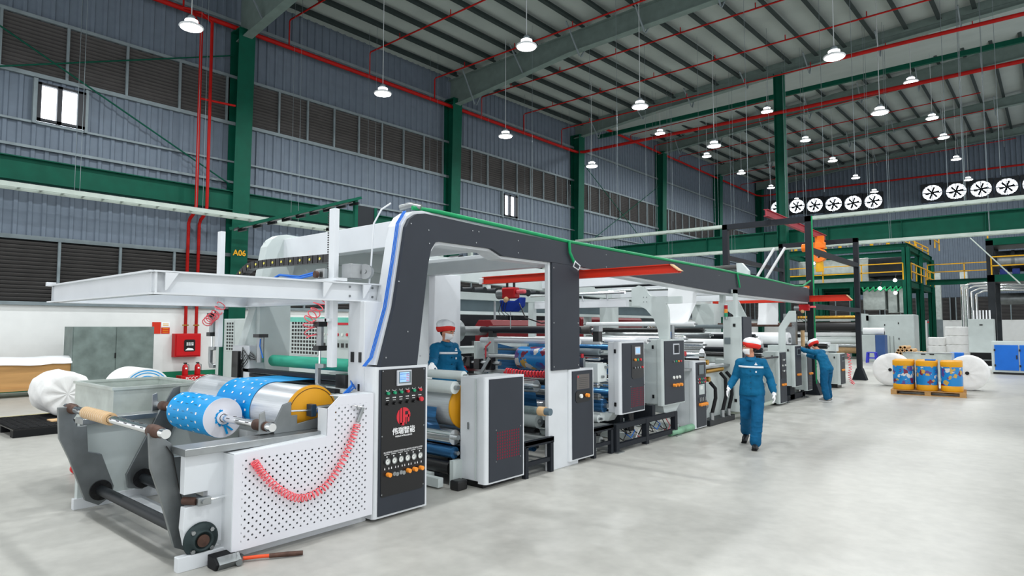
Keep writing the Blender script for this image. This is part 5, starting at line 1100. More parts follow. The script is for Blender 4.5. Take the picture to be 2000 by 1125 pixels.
for a, b in ((5.44,6.47),(6.5,7.48)): MB().box(-20.55,-20.53,a,b,.08,1.83).build('door', GLD, t, .003)
MB().box(-20.53,-20.5,6.46,6.49,.95,1.1).build('door_handle', BLK, t); MB().box(-21.25,-20.6,5.45,7.45,0,.05).build('plinth', BLK, t)
t = thing('hydrant_box', (-22.2,9.15,.84), 'red wall hydrant box with a dark window showing white hose', 'fire box')
MB().box(XW+.02,-22.12,8.72,9.56,.84,1.62).build('box_body', RD2, t, .01); MB().box(-22.12,-22.09,8.76,9.52,.88,1.58).build('door', RD2, t, .008)
MB().prism([(9.0,1.05),(9.0,1.38),(9.04,1.42),(9.32,1.42),(9.36,1.38),(9.36,1.05),(9.32,1.02),(9.04,1.02)], 'x', -22.09, -22.083).build('window', BLK, t)
for j in range(2):
    for k in range(4): MB().box(-22.083,-22.08,9.08+.06*k,9.12+.06*k,1.22+.06*j,1.26+.06*j).build('hose_marks', TXW, t)
MB().prism([(9.04,1.06),(9.32,1.06),(9.28,1.12),(9.12,1.14)],'x',-22.083,-22.08).build('white_hose', WFL, t)
t = thing('extinguisher_stand', (-21.9,9.18,0), 'red floor stand marked PCCC under the hydrant box', 'stand'); MB().box(-22.15,-21.75,8.8,9.6,0,.24).build('stand_body', RD2, t, .01); text('PCCC 5', .15, face_px(-21.748, 9.2, .14), TXW, t)
for k, y in enumerate((9.0,9.4)):
    t = thing('fire_extinguisher', (-21.95,y,.24), 'red fire extinguisher on the stand, the %s of the two' % ('left' if k == 0 else 'right'), 'fire extinguisher')
    MB().lathe([(0,.24),(.085,.24),(.09,.26),(.09,.5),(.07,.57),(.03,.6),(.02,.62),(0,.62)], (-21.95,y,0), 'z', 18).build('cylinder_body', RD2, t); MB().box(-21.97,-21.93,y-.05,y+.05,.62,.66).build('valve_head', BLK, t); MB().tube([(-21.95,y,.63),(-21.9,y+.1,.58),(-21.9,y+.1,.35)], .012, 6).build('hose', BLK, t); MB().box(-21.86,-21.858,y-.03,y+.03,.45,.5).build('tag_label', TXW, t)
t = thing('fire_notice', (XW+.03,8.35,1.68), 'orange and white fire rules notice on the white wall', 'sign'); MB().box(XW+.02,XW+.035,8.1,8.36,1.62,2.0).build('notice_board', ORG, t); MB().box(XW+.02,XW+.035,8.38,8.64,1.84,2.0).build('white_panel', WFL, t); MB().box(XW+.02,XW+.035,8.38,8.64,1.62,1.82).build('orange_panel', ORG, t)
m = MB()
for z in (1.66,1.72,1.78,1.88,1.93): m.box(XW+.036,XW+.038,8.42,8.6,z,z+.02)
m.build('text_lines', YEL, t)
def crumpled(rad, length, seed, dent=.03, n=40, k=10):
    rs = random.Random(seed); ph = [rs.uniform(0,6.28) for _ in range(8)]; m = MB(); v = []
    prof = [(0,.0),(.3,.0),(.75,.0),(.97,.015),(1,.06)] + [(1, .06+(1-.12)*i/k) for i in range(1,k)] + [(1,.94),(.97,.985),(.75,1),(.3,1),(0,1)]
    for r, h in prof:
        for i in range(n):
            a = 2*math.pi*i/n; d = 1 + dent*(.5*math.sin(5*a+ph[0]+h*4)+.35*math.sin(11*a+ph[1]-h*7)+.2*math.sin(19*a+ph[2])); v.append((h*length + (dent*.35*math.sin(9*a+ph[3]) if r < 1 and r > .2 else 0), rad*r*d*math.cos(a), rad*r*d*math.sin(a)))
    m.add(v, [(j*n+i, j*n+(i+1)%n, (j+1)*n+(i+1)%n, (j+1)*n+i) for j in range(len(prof)-1) for i in range(n)], True); return m
def place_x(m, x, y, z, rz=0):
    c, s_ = math.cos(rz), math.sin(rz); m.v = [(x+c*a-s_*b, y+s_*a+c*b, z+d) for a, b, d in m.v]; return m
tag(place_x(crumpled(.42,1.0,1,.04), -15.35,3.75,.57).build('wrapped_roll', WCL), 'large loosely white-wrapped roll lying on the black plastic pallet', 'roll')
t = thing('wrapped_roll', (-14.6,5.5,0), 'large white roll with blue rings on its end standing behind the wrapped roll', 'roll')
MB().cyl((-15.5,5.15,.5),(-14.4,5.15,.5),.48,44).build('roll_body', WCL, t, .03)
for r in (.15,.23,.31,.38,.43): MB().ring((-14.4,5.15,.5),(1,0,0),r,r+.018,.006,40).build('blue_ring', CYA, t)
t = thing('plastic_pallet', (-14,3.4,0), 'black plastic pallet on the floor under the wrapped roll at left', 'pallet')
MB().box(-15.1,-13.2,2.7,4.4,.12,.14).build('deck_base', BLK, t)
m = MB()
for k in range(16): m.box(-15.1+k*.12,-15.04+k*.12,2.7,4.4,.138,.15)
for k in range(14): m.box(-15.1,-13.2,2.7+k*.125,2.73+k*.125,.138,.15)
m.build('deck_grid', RUB, t)
for x in (-15.05,-14.25,-13.4): MB().box(x,x+.2,2.7,4.4,0,.12).build('runner', RUB, t)
tag(MB().box(-14.0,-13.7,3.35,3.55,.15,.17).build('cardboard_piece', KFT), 'scrap of brown cardboard on the black plastic pallet', 'cardboard')
# ================================================================== RIGHT SIDE FLOOR OBJECTS
t = thing('wooden_pallet', (-2.7,20.7,0), 'worn wooden pallet carrying the golden printed drums', 'pallet'); T = Matrix.Translation((-2.7,20.75,0)) @ Matrix.Rotation(R(5),4,'Z')
def rot(m): m.v = [tuple(T @ Vector(p)) for p in m.v]; return m
for k in range(7): rot(MB().box(-.85,.85,-.58+k*.17,-.47+k*.17,.11,.13)).build('deck_board', WOD, t)
for x in (-.85,-.07,.7): rot(MB().box(x,x+.14,-.58,.57,.02,.11)).build('stringer', WOD, t)
for y in (-.58,.45): rot(MB().box(-.85,.85,y,y+.12,0,.02)).build('bottom_board', WOD, t)
def drum():
    t = thing('printed_drum', (0,0,0), 'x', 'drum'); MB().lathe([(0,0),(.24,0),(.25,.02),(.25,.15),(.24,.16)],n=24).build('golden_base', GOL, t); MB().lathe([(.245,.155),(.247,.4),(.245,.66)],n=32).build('printed_wrap', PRT, t); MB().lathe([(.245,.65),(.25,.67),(.25,.78),(.24,.8),(0,.8)],n=24).build('golden_lid', GOL, t); return t
D0 = drum()
for k, (x, y) in enumerate(((-.56,-.3),(-.02,-.3),(.54,-.3),(-.56,.28),(-.02,.28),(.54,.28))):
    o = D0 if k == 0 else copy_tree(D0); p = T @ Vector((x,y,.13)); o.location = p; o.rotation_euler.z = k*1.3
    o['label'] = 'golden drum wrapped in colourful printed film, %s of the %s row on the pallet' % (('left','middle','right')[k%3], 'front' if k < 3 else 'back'); o['group'] = 'golden printed drums on the pallet'
tag(MB().box(-2.72,-2.48,20.4,20.55,.93,.97).build('blue_box', BLU, None, .005), 'small flat blue box lying on the golden drums', 'box')
def bigroll(x, y, seed, label):
    m = crumpled(.5,.62,seed,.012); m.v = [(x+b, y+a, .51+c) for a, b, c in m.v]; t = thing('film_parent_roll', (x,y,0), label, 'roll'); m.build('white_wrapping', WCL, t); MB().cyl((x,y-.03,.51),(x,y+.0,.51),.05,14).build('core_plug', BLK, t); return t
bigroll(-3.95,22.75,3,'huge white wrapped roll standing on edge left of the golden drums'); bigroll(-1.97,22.5,5,'huge white wrapped roll standing on edge right of the golden drums')
t = thing('galvanised_box', (-3.4,26,0), 'galvanised steel box standing behind the golden drums', 'box'); MB().box(-4.1,-2.68,25.9,26.7,0,.95).build('box_body', GLV, t, .005); MB().box(-3.55,-3.42,25.89,25.9,.88,.92).box(-3.3,-3.17,25.89,25.9,.88,.92).build('slots', BLK, t); MB().box(-4.12,-2.66,25.88,25.91,.93,.96).build('rim', STL, t)
tag(MB().box(-2.9,-2.5,27.4,27.8,0,.93).build('blue_bin', BLU, None, .02), 'small blue bin behind the galvanised box', 'bin')
k = 0
for x, r, n, hh in ((-4.72,.42,3,.43),(-3.87,.5,4,.46)):
    for j in range(n):
        m = crumpled(r,hh,20+k,.025); m.v = [(x+b, 40+c, a+j*hh) for a, b, c in m.v]
        tag(m.build('wrapped_bale', WCL), 'white wrapped bale, %s from the floor in the %s stack' % (('first','second','third','fourth')[j], 'left, lower' if n == 3 else 'right, taller'), 'bale', 'white bales stacked at the back'); k += 1
tag(MB().box(-5.6,-1.5,34,35,0,.12).build('white_stack', WFL, None, .02), 'low white sheeting on the floor in front of the white bales', 'sheeting')
base = None; rs = random.Random(9)
for k in range(22):
    row = 0 if k < 9 else (1 if k < 16 else (2 if k < 20 else 3)); col = k - (0,9,16,20)[row]
    if base is None:
        base = MB().ring((0,0,0),(0,1,0),.05,.07,1.2,14).build('cardboard_tube', [KFT], None, origin=(0,0,0)); o = base
    else: o = base.copy(); COL.objects.link(o)
    o.location = (-5.35+.15*col+.07*row, 32+rs.uniform(-.1,.1), .57+.125*row); tag(o, 'brown cardboard tube in the heap on the rack behind the golden drums', 'tube', 'cardboard tubes heaped on the rack')
t = thing('tube_rack', (-4.8,32.6,0), 'low dark rack holding the cardboard tubes', 'rack'); MB().box(-5.5,-4.0,32,33.2,.45,.5).build('shelf', DKS, t)
for x in (-5.45,-4.05):
    for y in (32.05,33.15): MB().box(x-.03,x+.03,y-.03,y+.03,0,.45).build('leg', DKS, t)
t = thing('plastic_stool', (-7.2,36.9,0), 'small violet-blue plastic stool on the floor beside the coating machine', 'stool'); VB = mat('stool_violet','3a3fc4',.4,var=0)
MB().box(-7.42,-6.98,36.7,37.1,.5,.55).build('seat', VB, t, .02)
for x in (-7.38,-7.02):
    for y in (36.74,37.06): MB().bar((x*1.0+(-.04 if x < -7.2 else .04),y,0),(x,y,.5),.08).build('leg', VB, t)
MB().box(-7.4,-7.0,36.72,36.76,.22,.28).build('crossbar', VB, t)
t = thing('blue_door_cabinet', (-.9,31.2,0), 'pale steel cabinet with bright blue doors at the right edge', 'cabinet'); MB().box(-1.93,.5,31.2,32.2,.08,1.28).build('cabinet_body', PGR, t, .01)
for a, b in ((-1.83,-1.1),(-1.06,-.33),(-.29,.44)):
    d = MB().box(a,b,31.17,31.2,.16,1.14).build('door', TRN, t, .005); MB().box(b-.07,b-.03,31.14,31.17,.6,.75).build('door_handle', BLK, d); MB().box(a-.02,a+.03,31.15,31.18,.9,.98).box(a-.02,a+.03,31.15,31.18,.3,.38).build('hinge', BLK, d)
MB().box(-1.9,.45,31.25,32.1,0,.08).build('plinth', BLK, t)
t = thing('grey_machine_cabinet', (-2.5,36.4,0), 'pale grey cabinet standing on black crates near the tank frame', 'cabinet'); MB().box(-3.05,-2.1,36,37,.66,2.2).build('cabinet_body', PGR, t, .02); MB().box(-2.62,-2.5,35.98,36,1.9,1.96).build('black_latch', BLK, t)
MB().box(-3.0,-2.05,36,37,0,.66).build('black_crates', RUB, t, .01); MB().box(-2.95,-2.1,35.98,36,.3,.36).build('crate_gap', STD, t)
m = MB()
for k in range(6): m.cyl((-2.85+.12*k,36.3,2.2),(-2.85+.12*k,36.3,2.6),.04,8)
m.build('chrome_filters', CHR, t)
# chrome pipes and ducts behind
for k in range(4): tag(MB().tube([(-4.1+.22*k,46,0),(-4.1+.22*k,46,4.2-.15*k),(-3.7+.22*k,46,4.4-.15*k),(-1,46,4.4-.15*k)], .07, 10).build('steel_pipe', CHR), 'vertical shiny steel pipe bending right, %s of four' % oo[k], 'pipe')
for x in (-7.4,-5.6): tag(MB().box(x,x+.5,61.5,62,0,6.2).build('vertical_duct', GLV), '%s square galvanised duct against the far end wall' % ('left' if x < -7 else 'right'), 'duct')
t = thing('exit_panel', (-7.0,60,0), 'grey switch panel with green markings at the far wall', 'panel'); MB().box(-7.6,-6.6,59,59.4,0,2.4).build('panel_body', GIR, t); MB().box(-7.5,-7.2,58.98,59,1.2,2.1).build('green_marks', BTG, t); MB().box(-7.6,-7.2,58.98,59,2.15,2.25).build('red_mark', BTR, t)
# ================================================================== MEZZANINE
t = thing('mezzanine_platform', (-9,48,0), 'green two-level steel platform with yellow railings over the coating machine', 'platform')
def ib(a, b, h, wd, parent, nm, mt=GRM):
    return ibeam(a, b, h, wd, parent, nm, mt)
for x in (-13.6,-6.6):
    for y in (44,48.7,53.9): MB().box(x-.02,x+.02,y-.2,y+.2,0,6.6).box(x-.2,x+.2,y-.2,y-.17,0,6.6).box(x-.2,x+.2,y+.17,y+.2,0,6.6).build('platform_column', GRM, t)
for x in (-11.48,-9.45): MB().box(x-.02,x+.02,43.8,44.2,0,4.3).box(x-.2,x+.2,43.8,43.83,0,4.3).box(x-.2,x+.2,44.17,44.2,0,4.3).build('platform_column', GRM, t)
for z, h in ((6.65,.35),(4.45,.35)):
    for y in (44,48.7,53.9): ib((-13.7,y,z),(-6.5,y,z),h,.25,t,'platform_beam')
    for x in (-13.6,-6.6): ib((x,43.9,z),(x,54,z),h,.25,t,'platform_beam')
ib((-13.6,44,5.05),(-9.3,44,5.05),.3,.25,t,'platform_beam')
MB().box(-13.6,-6.6,44,54,4.6,4.66).build('floor_deck', mat('platform_deck','54605c',.6), t)
def railing(pts, t, z0, h=1.0, mt=YEL):
    for a, b in zip(pts[:-1], pts[1:]):
        a = Vector((*a, z0)); b = Vector((*b, z0)); n = max(1, int((b-a).length/1.7))
        for f in (1., .5): MB().bar(a+Vector((0,0,h*f)), b+Vector((0,0,h*f)), .06).build('handrail', mt, t)
        for i in range(n+1): p = a+(b-a)*i/n; MB().bar(p, p+Vector((0,0,h)), .06).build('rail_post', mt, t)
railing([(-13.4,43.8),(-6.75,43.8)], t, 4.65); railing([(-6.4,44.2),(-6.4,53.8)], t, 4.65); railing([(-13.4,45),(-6.9,45),(-6.6,53)], t, 6.85, .55); railing([(-6.4,46),(-5.6,46),(-5.6,50)], t, 6.85, 1.0)
random.seed(8); 
MB().box(-13.3,-9.0,46,49,4.75,6.3).build('galvanised_hood', GLV, t, .03); MB().box(-8.9,-7.0,45.5,49,5.0,6.2).build('dark_machinery', IRN, t, .05)
MB().box(-9.1,-7.9,44.6,46,2.9,4.2).box(-7.8,-7.3,45,46,2.7,4.2).build('galvanised_duct', GLV, t, .02); MB().box(-7.2,-6.9,45,46,2.7,4.2).build('galvanised_duct', GLV, t, .02)
for k in range(14): MB().cyl((-13+k*.45,44.5,6.9),(-13+k*.45,44.5,6.9+random.uniform(.1,.3)),.1,8).build('roof_fitting', STD if k % 2 else YEL, t)
for k in range(7): MB().tube([(-8.9+.3*k,43.6,4.25),(-8.8+.3*k,43.4,4.0),(-8.6+.3*k,43.5,4.2)], .06, 6).build('green_hose', GHS, t)
for k, (x, z) in enumerate(((-7.9,4.15),(-7.1,3.85),(-11.6,5.9),(-7.1,4.6))):
    q = thing('work_lamp', (x,43.3,z), ('bright round work lamp under the platform edge','second bright work lamp close to the corner column','work lamp glowing on the upper platform level','faint work lamp above the corner lamp')[k], 'lamp'); MB().blob((x,43.3,z),.1).build('bulb', LIT, q); MB().cyl((x,43.3,z+.09),(x,43.8,z+.4),.03,6).build('lamp_arm', IRN, q)
t = thing('coating_machine', (-9,44,0), 'long pale grey coating machine with dark and white rollers under the platform', 'machine')
MB().box(-8.6,-6.1,42.5,44.2,0,2.55).build('housing', PGR, t, .06); 
for x, z in ((-7.6,1.9),(-6.9,2.0),(-7.55,1.2),(-6.9,1.1)): MB().box(x,x+.05,42.47,42.5,z,z+.1).build('door_handle', BLK, t)
MB().box(-7.35,-7.33,42.48,42.5,.3,1.3).box(-7.15,-7.13,42.48,42.5,.3,1.3).build('steel_rods', STD, t)
roller(-12.6,-8.6,41,1.85,.3,BLK,t,'dark_roller'); roller(-12.6,-8.6,41,1.4,.14,WFL,t,'white_roller'); roller(-12.6,-8.6,41,1.0,.25,CLR,t,'white_roller'); roller(-12.6,-8.6,41,.5,.2,KFT,t,'brown_roller'); roller(-12.6,-8.6,41,2.4,.1,BRS,t,'brass_roller'); roller(-12.6,-8.6,40.5,.75,.1,STL,t,'steel_roller')
MB().box(-12.8,-12.6,40.2,42.5,0,2.6).box(-8.6,-8.4,40.2,42.5,0,2.6).build('side_frame', PGR, t, .02); MB().box(-12.8,-8.4,41.8,42.5,2.2,2.5).build('top_cover', PGR, t)
t = thing('small_drive_cabinet', (-7.4,38.5,0), 'small pale and blue drive cabinet beside the stool', 'cabinet'); MB().box(-8.0,-7.3,38.3,39,0,1.4).build('cabinet_body', PGR, t, .02); MB().box(-7.3,-6.85,38.3,39,.1,1.4).build('blue_door', mat('dusty_blue','3f5f95',.5), t, .02); MB().cyl((-7.9,38.6,1.6),(-6.9,38.6,1.6),.2,14).build('white_roll', WFL, t, .02); MB().box(-8.0,-6.9,38.5,38.7,1.4,1.6).build('roll_cradle', STD, t)
# walkway and tank frame at right
t = thing('walkway', (-4.2,50,4.9), 'green walkway with yellow handrails joining the platform and the tank frame', 'walkway'); ib((-6.4,50,4.75),(-2.2,50,4.75),.3,.25,t,'walkway_beam'); MB().box(-6.4,-2.2,50,51,4.9,4.95).build('walkway_deck', DKS, t); railing([(-6.3,50),(-2.3,50)], t, 4.95)
t = thing('tank_frame', (0,41,0), 'dark steel frame carrying a silver tank near the right edge', 'frame')
for x in (-2.35,.9,3.5):
    for y in (40,44): MB().box(x-.15,x+.15,y-.15,y+.15,0,6.2).build('frame_post', IRN, t)
for z, mt_ in ((6.15,GRM),(4.3,GRM)):
    MB().box(-2.5,3.7,39.85,40.15,z-.2,z+.15).build('frame_beam', mt_, t)
MB().box(-2.4,3.6,40,44,6.1,6.16).box(-2.4,3.6,40,44,4.2,4.26).build('frame_deck', IRN, t); railing([(-2.4,39.8),(3.6,39.8)], t, 6.3, .5); railing([(-2.3,39.8),(3.6,39.8)], t, 4.45, .9)
q = MB().cyl((-2.1,41.2,5.2),(3.5,41.2,5.2),.55,28).build('silver_tank', STL, t, .05); MB().cyl((-1.55,41.2,5.2),(-1.4,41.2,5.2),.57,28).build('tank_band', STD, q)
for k in range(4): MB().box(-2+.5*k,-1.7+.5*k,40.2,40.5,4.45,4.75).build('blue_pump', mat('pump_blue','263a86',.5), t, .03)
MB().cyl((-2.1,42,3.3),(3.5,42,3.3),.3,16).build('lower_duct', STD, t); MB().box(-1.2,3.5,42,43,0,1.9).build('pale_screen', PGR, t)
tag(MB().cyl((-3.05,39,6.3),(-1.0,33,3.6),.03,6).build('stay_cable', TRW), 'pale stay cable slanting down in front of the tank frame', 'cable')
# ================================================================== PEOPLE (local frame: facing -y, their left is +x)
def smooth_union(ob, vox, it=6):
    r = ob.modifiers.new('remesh', 'REMESH'); r.mode = 'VOXEL'; r.voxel_size = vox; r.use_smooth_shade = True
    s_ = ob.modifiers.new('smooth', 'SMOOTH'); s_.iterations = it; s_.factor = .5
    return ob
def fold(ob, strength, size):
    if 'cloth_folds' not in bpy.data.textures:
        tx = bpy.data.textures.new('cloth_folds', 'CLOUDS'); tx.noise_scale = size; tx.noise_depth = 2; tx.noise_basis = 'ORIGINAL_PERLIN'
    d = ob.modifiers.new('folds', 'DISPLACE'); d.texture = bpy.data.textures['cloth_folds']; d.strength = strength; d.mid_level = .45
def limb(m, pts, rad, n=12):
    m.tube(pts, .1, n, radii=rad)
    for p, r in zip(pts, rad): m.blob(p, r*.98, 10, 8)
    return m
def interp(a, b, f): return tuple(a[i]+(b[i]-a[i])*f for i in range(3))
def person(loc, rz, label, J, head_yaw, head_pitch, shoe, curl=(.5,.5), palm=None, cap_tilt=0, zoff=0):
    root = thing('person', loc, label, 'person')
    def bd(m, name, mt, parent=root, vox=None, it=6, T=None):
        if T is not None: m.v = [tuple(T @ Vector(p)) for p in m.v]
        o = m.build(name, mt, None, origin=(0,0,0)); o.parent = parent; o.location = (0,0,0)
        if vox: smooth_union(o, vox, it)
        return o
    pel, che, nec, hea = J['pelvis'], J['chest'], J['neck'], J['head']
    TH = Matrix.Translation(hea) @ Matrix.Rotation(R(head_yaw),4,'Z') @ Matrix.Rotation(R(head_pitch),4,'X')
    # continuous body
    b = MB(); limb(b, [pel, interp(pel,che,.5), che, interp(che,nec,.7)], [.09,.085,.09,.07])
    limb(b, [interp(che,nec,.8), nec, hea], [.062,.055,.05])
    for sd in ('l','r'):
        limb(b, [interp(che,J['sh_'+sd],.5), J['sh_'+sd], J['el_'+sd], J['wr_'+sd]], [.05,.04,.033,.024]); limb(b, [pel, J['hip_'+sd], J['kn_'+sd], J['an_'+sd]], [.07,.065,.05,.033])
    h = MB(); h.blob((0,0,.02),.1,20,14,(.76,.93,1.1)); h.blob((0,-.025,-.045),.07,16,10,(.82,.9,.95)); h.blob((0,-.045,-.075),.035,12,8,(.9,.8,.7))
    h.blob((0,-.098,-.012),.016,10,8,(.75,1.1,1.25)); h.bar((0,-.09,.025),(0,-.1,-.01),.014,.012); h.blob((0,-.083,.038),.03,12,8,(1.7,.4,.35))
    for sx in (-1,1): h.blob((sx*.077,.008,-.005),.028,10,8,(.3,.65,1.05))
    h.v = [tuple(TH @ Vector(p)) for p in h.v]; o = len(b.v); b.v += h.v; b.f += [[i+o for i in f] for f in h.f]; b.sm += h.sm; b.mi += h.mi
    body = bd(b, 'body', SKN, vox=.008, it=4)
    e = MB(); 
    for sx in (-1,1): e.blob((sx*.031,-.0905,.018),.0105,10,8,(1.25,.5,.7))
    bd(e, 'eyes', mat('eye_white','e8e4e0',.3,var=0), T=TH); e = MB()
    for sx in (-1,1): e.blob((sx*.031,-.0945,.018),.006,8,6,(1,.5,1)); e.bar((sx*.016,-.097,.042),(sx*.05,-.088,.041),.006,.006)
    bd(e, 'pupils_and_brows', HAR, T=TH)
    hr = MB().blob((0,.022,.03),.1,20,12,(.8,.9,1.02)); bd(hr, 'hair', HAR, T=TH)
    mk = MB(); n = 14; v = []
    for j in range(7):
        zz = .006-.092*j/6
        for i in range(n+1):
            a = R(-168+156*i/n); u_ = j/6; rx = .071-.024*u_**1.6; ry = .094-.03*u_**1.8+.014*math.sin(math.pi*u_); v.append((rx*math.cos(a)*1.06, ry*math.sin(a)*1.02-.008+.002, zz))
    N = len(v); v += [(p[0]*.95, p[1]*.95, p[2]) for p in v]; W = n+1; f = []
    for j in range(6):
        for i in range(n): f += [(j*W+i,j*W+i+1,(j+1)*W+i+1,(j+1)*W+i), (N+j*W+i,N+(j+1)*W+i,N+(j+1)*W+i+1,N+j*W+i+1)]
    mk.add(v, f, True)
    for sx in (-1,1): mk.bar((sx*.07,-.02,-.005),(sx*.08,.012,.0),.004,.003)
    bd(mk, 'face_mask', GLO, T=TH)
    # soft cap: puffy white crown over a red band
    TC = TH @ Matrix.Translation((0,.012,-.006)) @ Matrix.Rotation(R(cap_tilt-14),4,'X')
    cp = MB(); v = []; n = 28; prof = [(.1,.06),(.116,.075),(.124,.1),(.12,.13),(.1,.156),(.06,.174),(0,.18)]; ph = random.Random(int(loc[1]*10)).uniform(0,6)
    for r, z in prof:
        for i in range(n): a = 2*math.pi*i/n; k = 1+.05*math.sin(7*a+ph)+.03*math.sin(13*a); v.append((r*.92*k*math.cos(a), .012+r*1.08*k*math.sin(a), z+.01*math.sin(3*a+ph)))
    cp.add(v, [(j*n+i,j*n+(i+1)%n,(j+1)*n+(i+1)%n,(j+1)*n+i) for j in range(len(prof)-1) for i in range(n)], True); cap = bd(cp, 'cap_crown', CPW, T=TC)
    cb = MB(); v = []; prof = [(.088,.02),(.102,.02),(.114,.035),(.124,.06),(.125,.085),(.113,.1)]
    for r, z in prof:
        for i in range(n): a = 2*math.pi*i/n; k = 1+.045*math.sin(7*a+ph)+.02*math.sin(13*a); v.append((r*.93*k*math.cos(a), .012+r*1.09*k*math.sin(a), z+.006*math.sin(a*2)))
    cb.add(v, [(j*n+i,j*n+(i+1)%n,(j+1)*n+(i+1)%n,(j+1)*n+i) for j in range(len(prof)-1) for i in range(n)], True); bd(cb, 'cap_band', CPR, T=TC)
    # jacket
    def tor(z, c, rx, ry): return ((c[0], c[1], z), rx, ry)
    j = MB(); hemz = pel[2]-.1; wl = interp(pel, che, .5)
    shm = interp(J['sh_l'], J['sh_r'], .5); limb(j, [pel, interp(pel,che,.5), che, interp(che,nec,.55)], [.122,.118,.122,.085], 16)
    j.loft([((pel[0],pel[1],hemz),.186,.14), ((pel[0],pel[1],pel[2]-.04),.192,.145), ((wl[0],wl[1],wl[2]),.165,.122), ((che[0],che[1],che[2]-.05),.178,.13), ((che[0],che[1],che[2]+.03),.182,.128), ((shm[0],shm[1],shm[2]-.03),.17,.105), ((shm[0],shm[1],shm[2]+.035),.12,.085), ((nec[0],nec[1],nec[2]-.02),.075,.07)], 24)
    rs = random.Random(int(loc[1]*7))
    for sd in ('l','r'):
        S_, E_, W_ = J['sh_'+sd], J['el_'+sd], J['wr_'+sd]
        pts = [interp(shm,S_,.55), S_, interp(S_,E_,.35), interp(S_,E_,.7), E_, interp(E_,W_,.3), interp(E_,W_,.6), interp(E_,W_,.9)]
        limb(j, pts, [.08,.07,.066,.062,.06,.058,.055,.045], 14)
        for q in (.25,.45,.62,.8): c = interp(S_,E_,q) if q < .6 else interp(E_,W_,q-.4); j.blob((c[0]+rs.uniform(-.02,.02),c[1]+rs.uniform(-.02,.02),c[2]),.06,8,6,(1.1,1.1,.35))
    for k in range(7): a = rs.uniform(0,6.28); zz = hemz+.05+.05*k; c = interp(pel,che,(zz-pel[2])/(che[2]-pel[2]+.001)); j.blob((c[0]+.13*math.cos(a),c[1]+.095*math.sin(a),zz),.05,8,6,(1.2,.9,.3))
    jk = bd(j, 'jacket', TEA, vox=.011, it=3); fold(jk, .028, .085)
    cl = MB(); v = []; n = 20
    for r, dz in ((.078,-.045),(.07,-.005),(.063,.022),(.076,.005),(.09,-.03)):
        for i in range(n): a = 2*math.pi*i/n; v.append((nec[0]+r*math.cos(a), nec[1]+r*1.0*math.sin(a)-.005, nec[2]+dz-.02*(-math.sin(a) if math.sin(a) < 0 else 0)))
    cl.add(v, [(q*n+i,q*n+(i+1)%n,(q+1)*n+(i+1)%n,(q+1)*n+i) for q in range(4) for i in range(n)], True); bd(cl, 'collar', TEA, jk)
    # reflective stripe hugging the chest front
    sp = MB(); v = []; zc = che[2]+.06; n = 16
    for dz in (-.014,.014):
        for rr in (0,.006):
            for i in range(n+1): a = R(-165+150*i/n); v.append((che[0]+(.187+rr)*math.cos(a), che[1]+(.131+rr)*math.sin(a)*(1 if abs(head_pitch) < 30 else 1), zc+dz-.006*math.cos(a)))
    W = n+1; f = [(i,i+1,2*W+i+1,2*W+i) for i in range(n)]+[(W+i,3*W+i,3*W+i+1,W+i+1) for i in range(n)]+[(i,W+i,W+i+1,i+1) for i in range(n)]+[(2*W+i,2*W+i+1,3*W+i+1,3*W+i) for i in range(n)]
    sp.add(v, f, True); bd(sp, 'reflective_stripe', mat('reflective_silver','e6ebee',.4,var=0), jk)
    bt = MB()
    for k in range(4): zz = che[2]-.0-.09*k; bt.cyl((che[0],che[1]-.13,zz),(che[0],che[1]-.142,zz),.008,8)
    bd(bt, 'buttons', mat('button_navy','0c3a52',.4,var=0), jk)
    pk = MB(); pk.box(che[0]+.05,che[0]+.13,che[1]-.128,che[1]-.118,che[2]-.06,che[2]+.02); bd(pk, 'chest_pocket', TEA, jk)
    bg = MB(); bg.box(che[0]+.06,che[0]+.1,che[1]-.134,che[1]-.128,zc+.03,zc+.045).cyl((che[0]+.08,che[1]-.128,zc+.058),(che[0]+.08,che[1]-.132,zc+.058),.01,8).box(che[0]+.07,che[0]+.09,che[1]-.134,che[1]-.13,zc-.085,zc-.06); bd(bg, 'badge_print', TXW, jk)
    # trousers
    tr = MB(); tr.loft([((pel[0],pel[1],pel[2]-.16),.158,.115), ((pel[0],pel[1],pel[2]-.06),.158,.115), ((pel[0],pel[1],pel[2]+.05),.14,.105)], 20)
    for sd in ('l','r'):
        H_, K_, A_ = J['hip_'+sd], J['kn_'+sd], J['an_'+sd]
        limb(tr, [H_, interp(H_,K_,.3), interp(H_,K_,.65), K_, interp(K_,A_,.35), interp(K_,A_,.75), (A_[0],A_[1],A_[2]+.01)], [.104,.102,.093,.086,.084,.082,.084], 16)
        for q in (.15,.35,.55,.75): c = interp(K_,A_,q); tr.blob((c[0]+rs.uniform(-.015,.015),c[1]-.01,c[2]),.08,10,6,(1.06,1.08,.22))
    fold(bd(tr, 'trousers', TED, vox=.011, it=3), .024, .1)
    # gloves: palm, four fingers and thumb
    for si, sd in enumerate(('l','r')):
        E_, W_ = Vector(J['el_'+sd]), Vector(J['wr_'+sd]); d = (W_-E_).normalized() if 'hd_'+sd not in J else Vector(J['hd_'+sd]).normalized()
        pn = Vector(palm[si]) if palm else Vector((-1 if sd == 'l' else 1, 0, 0)); pn = (pn-d*pn.dot(d)).normalized(); sdv = d.cross(pn).normalized()
        if sdv.y > 0: sdv = -sdv                         # thumb side points forward
        g = MB(); base = W_ + d*.085
        g.tube([W_-d*.03, W_+d*.01, W_+d*.03], .03, 12, radii=[.035,.032,.034])
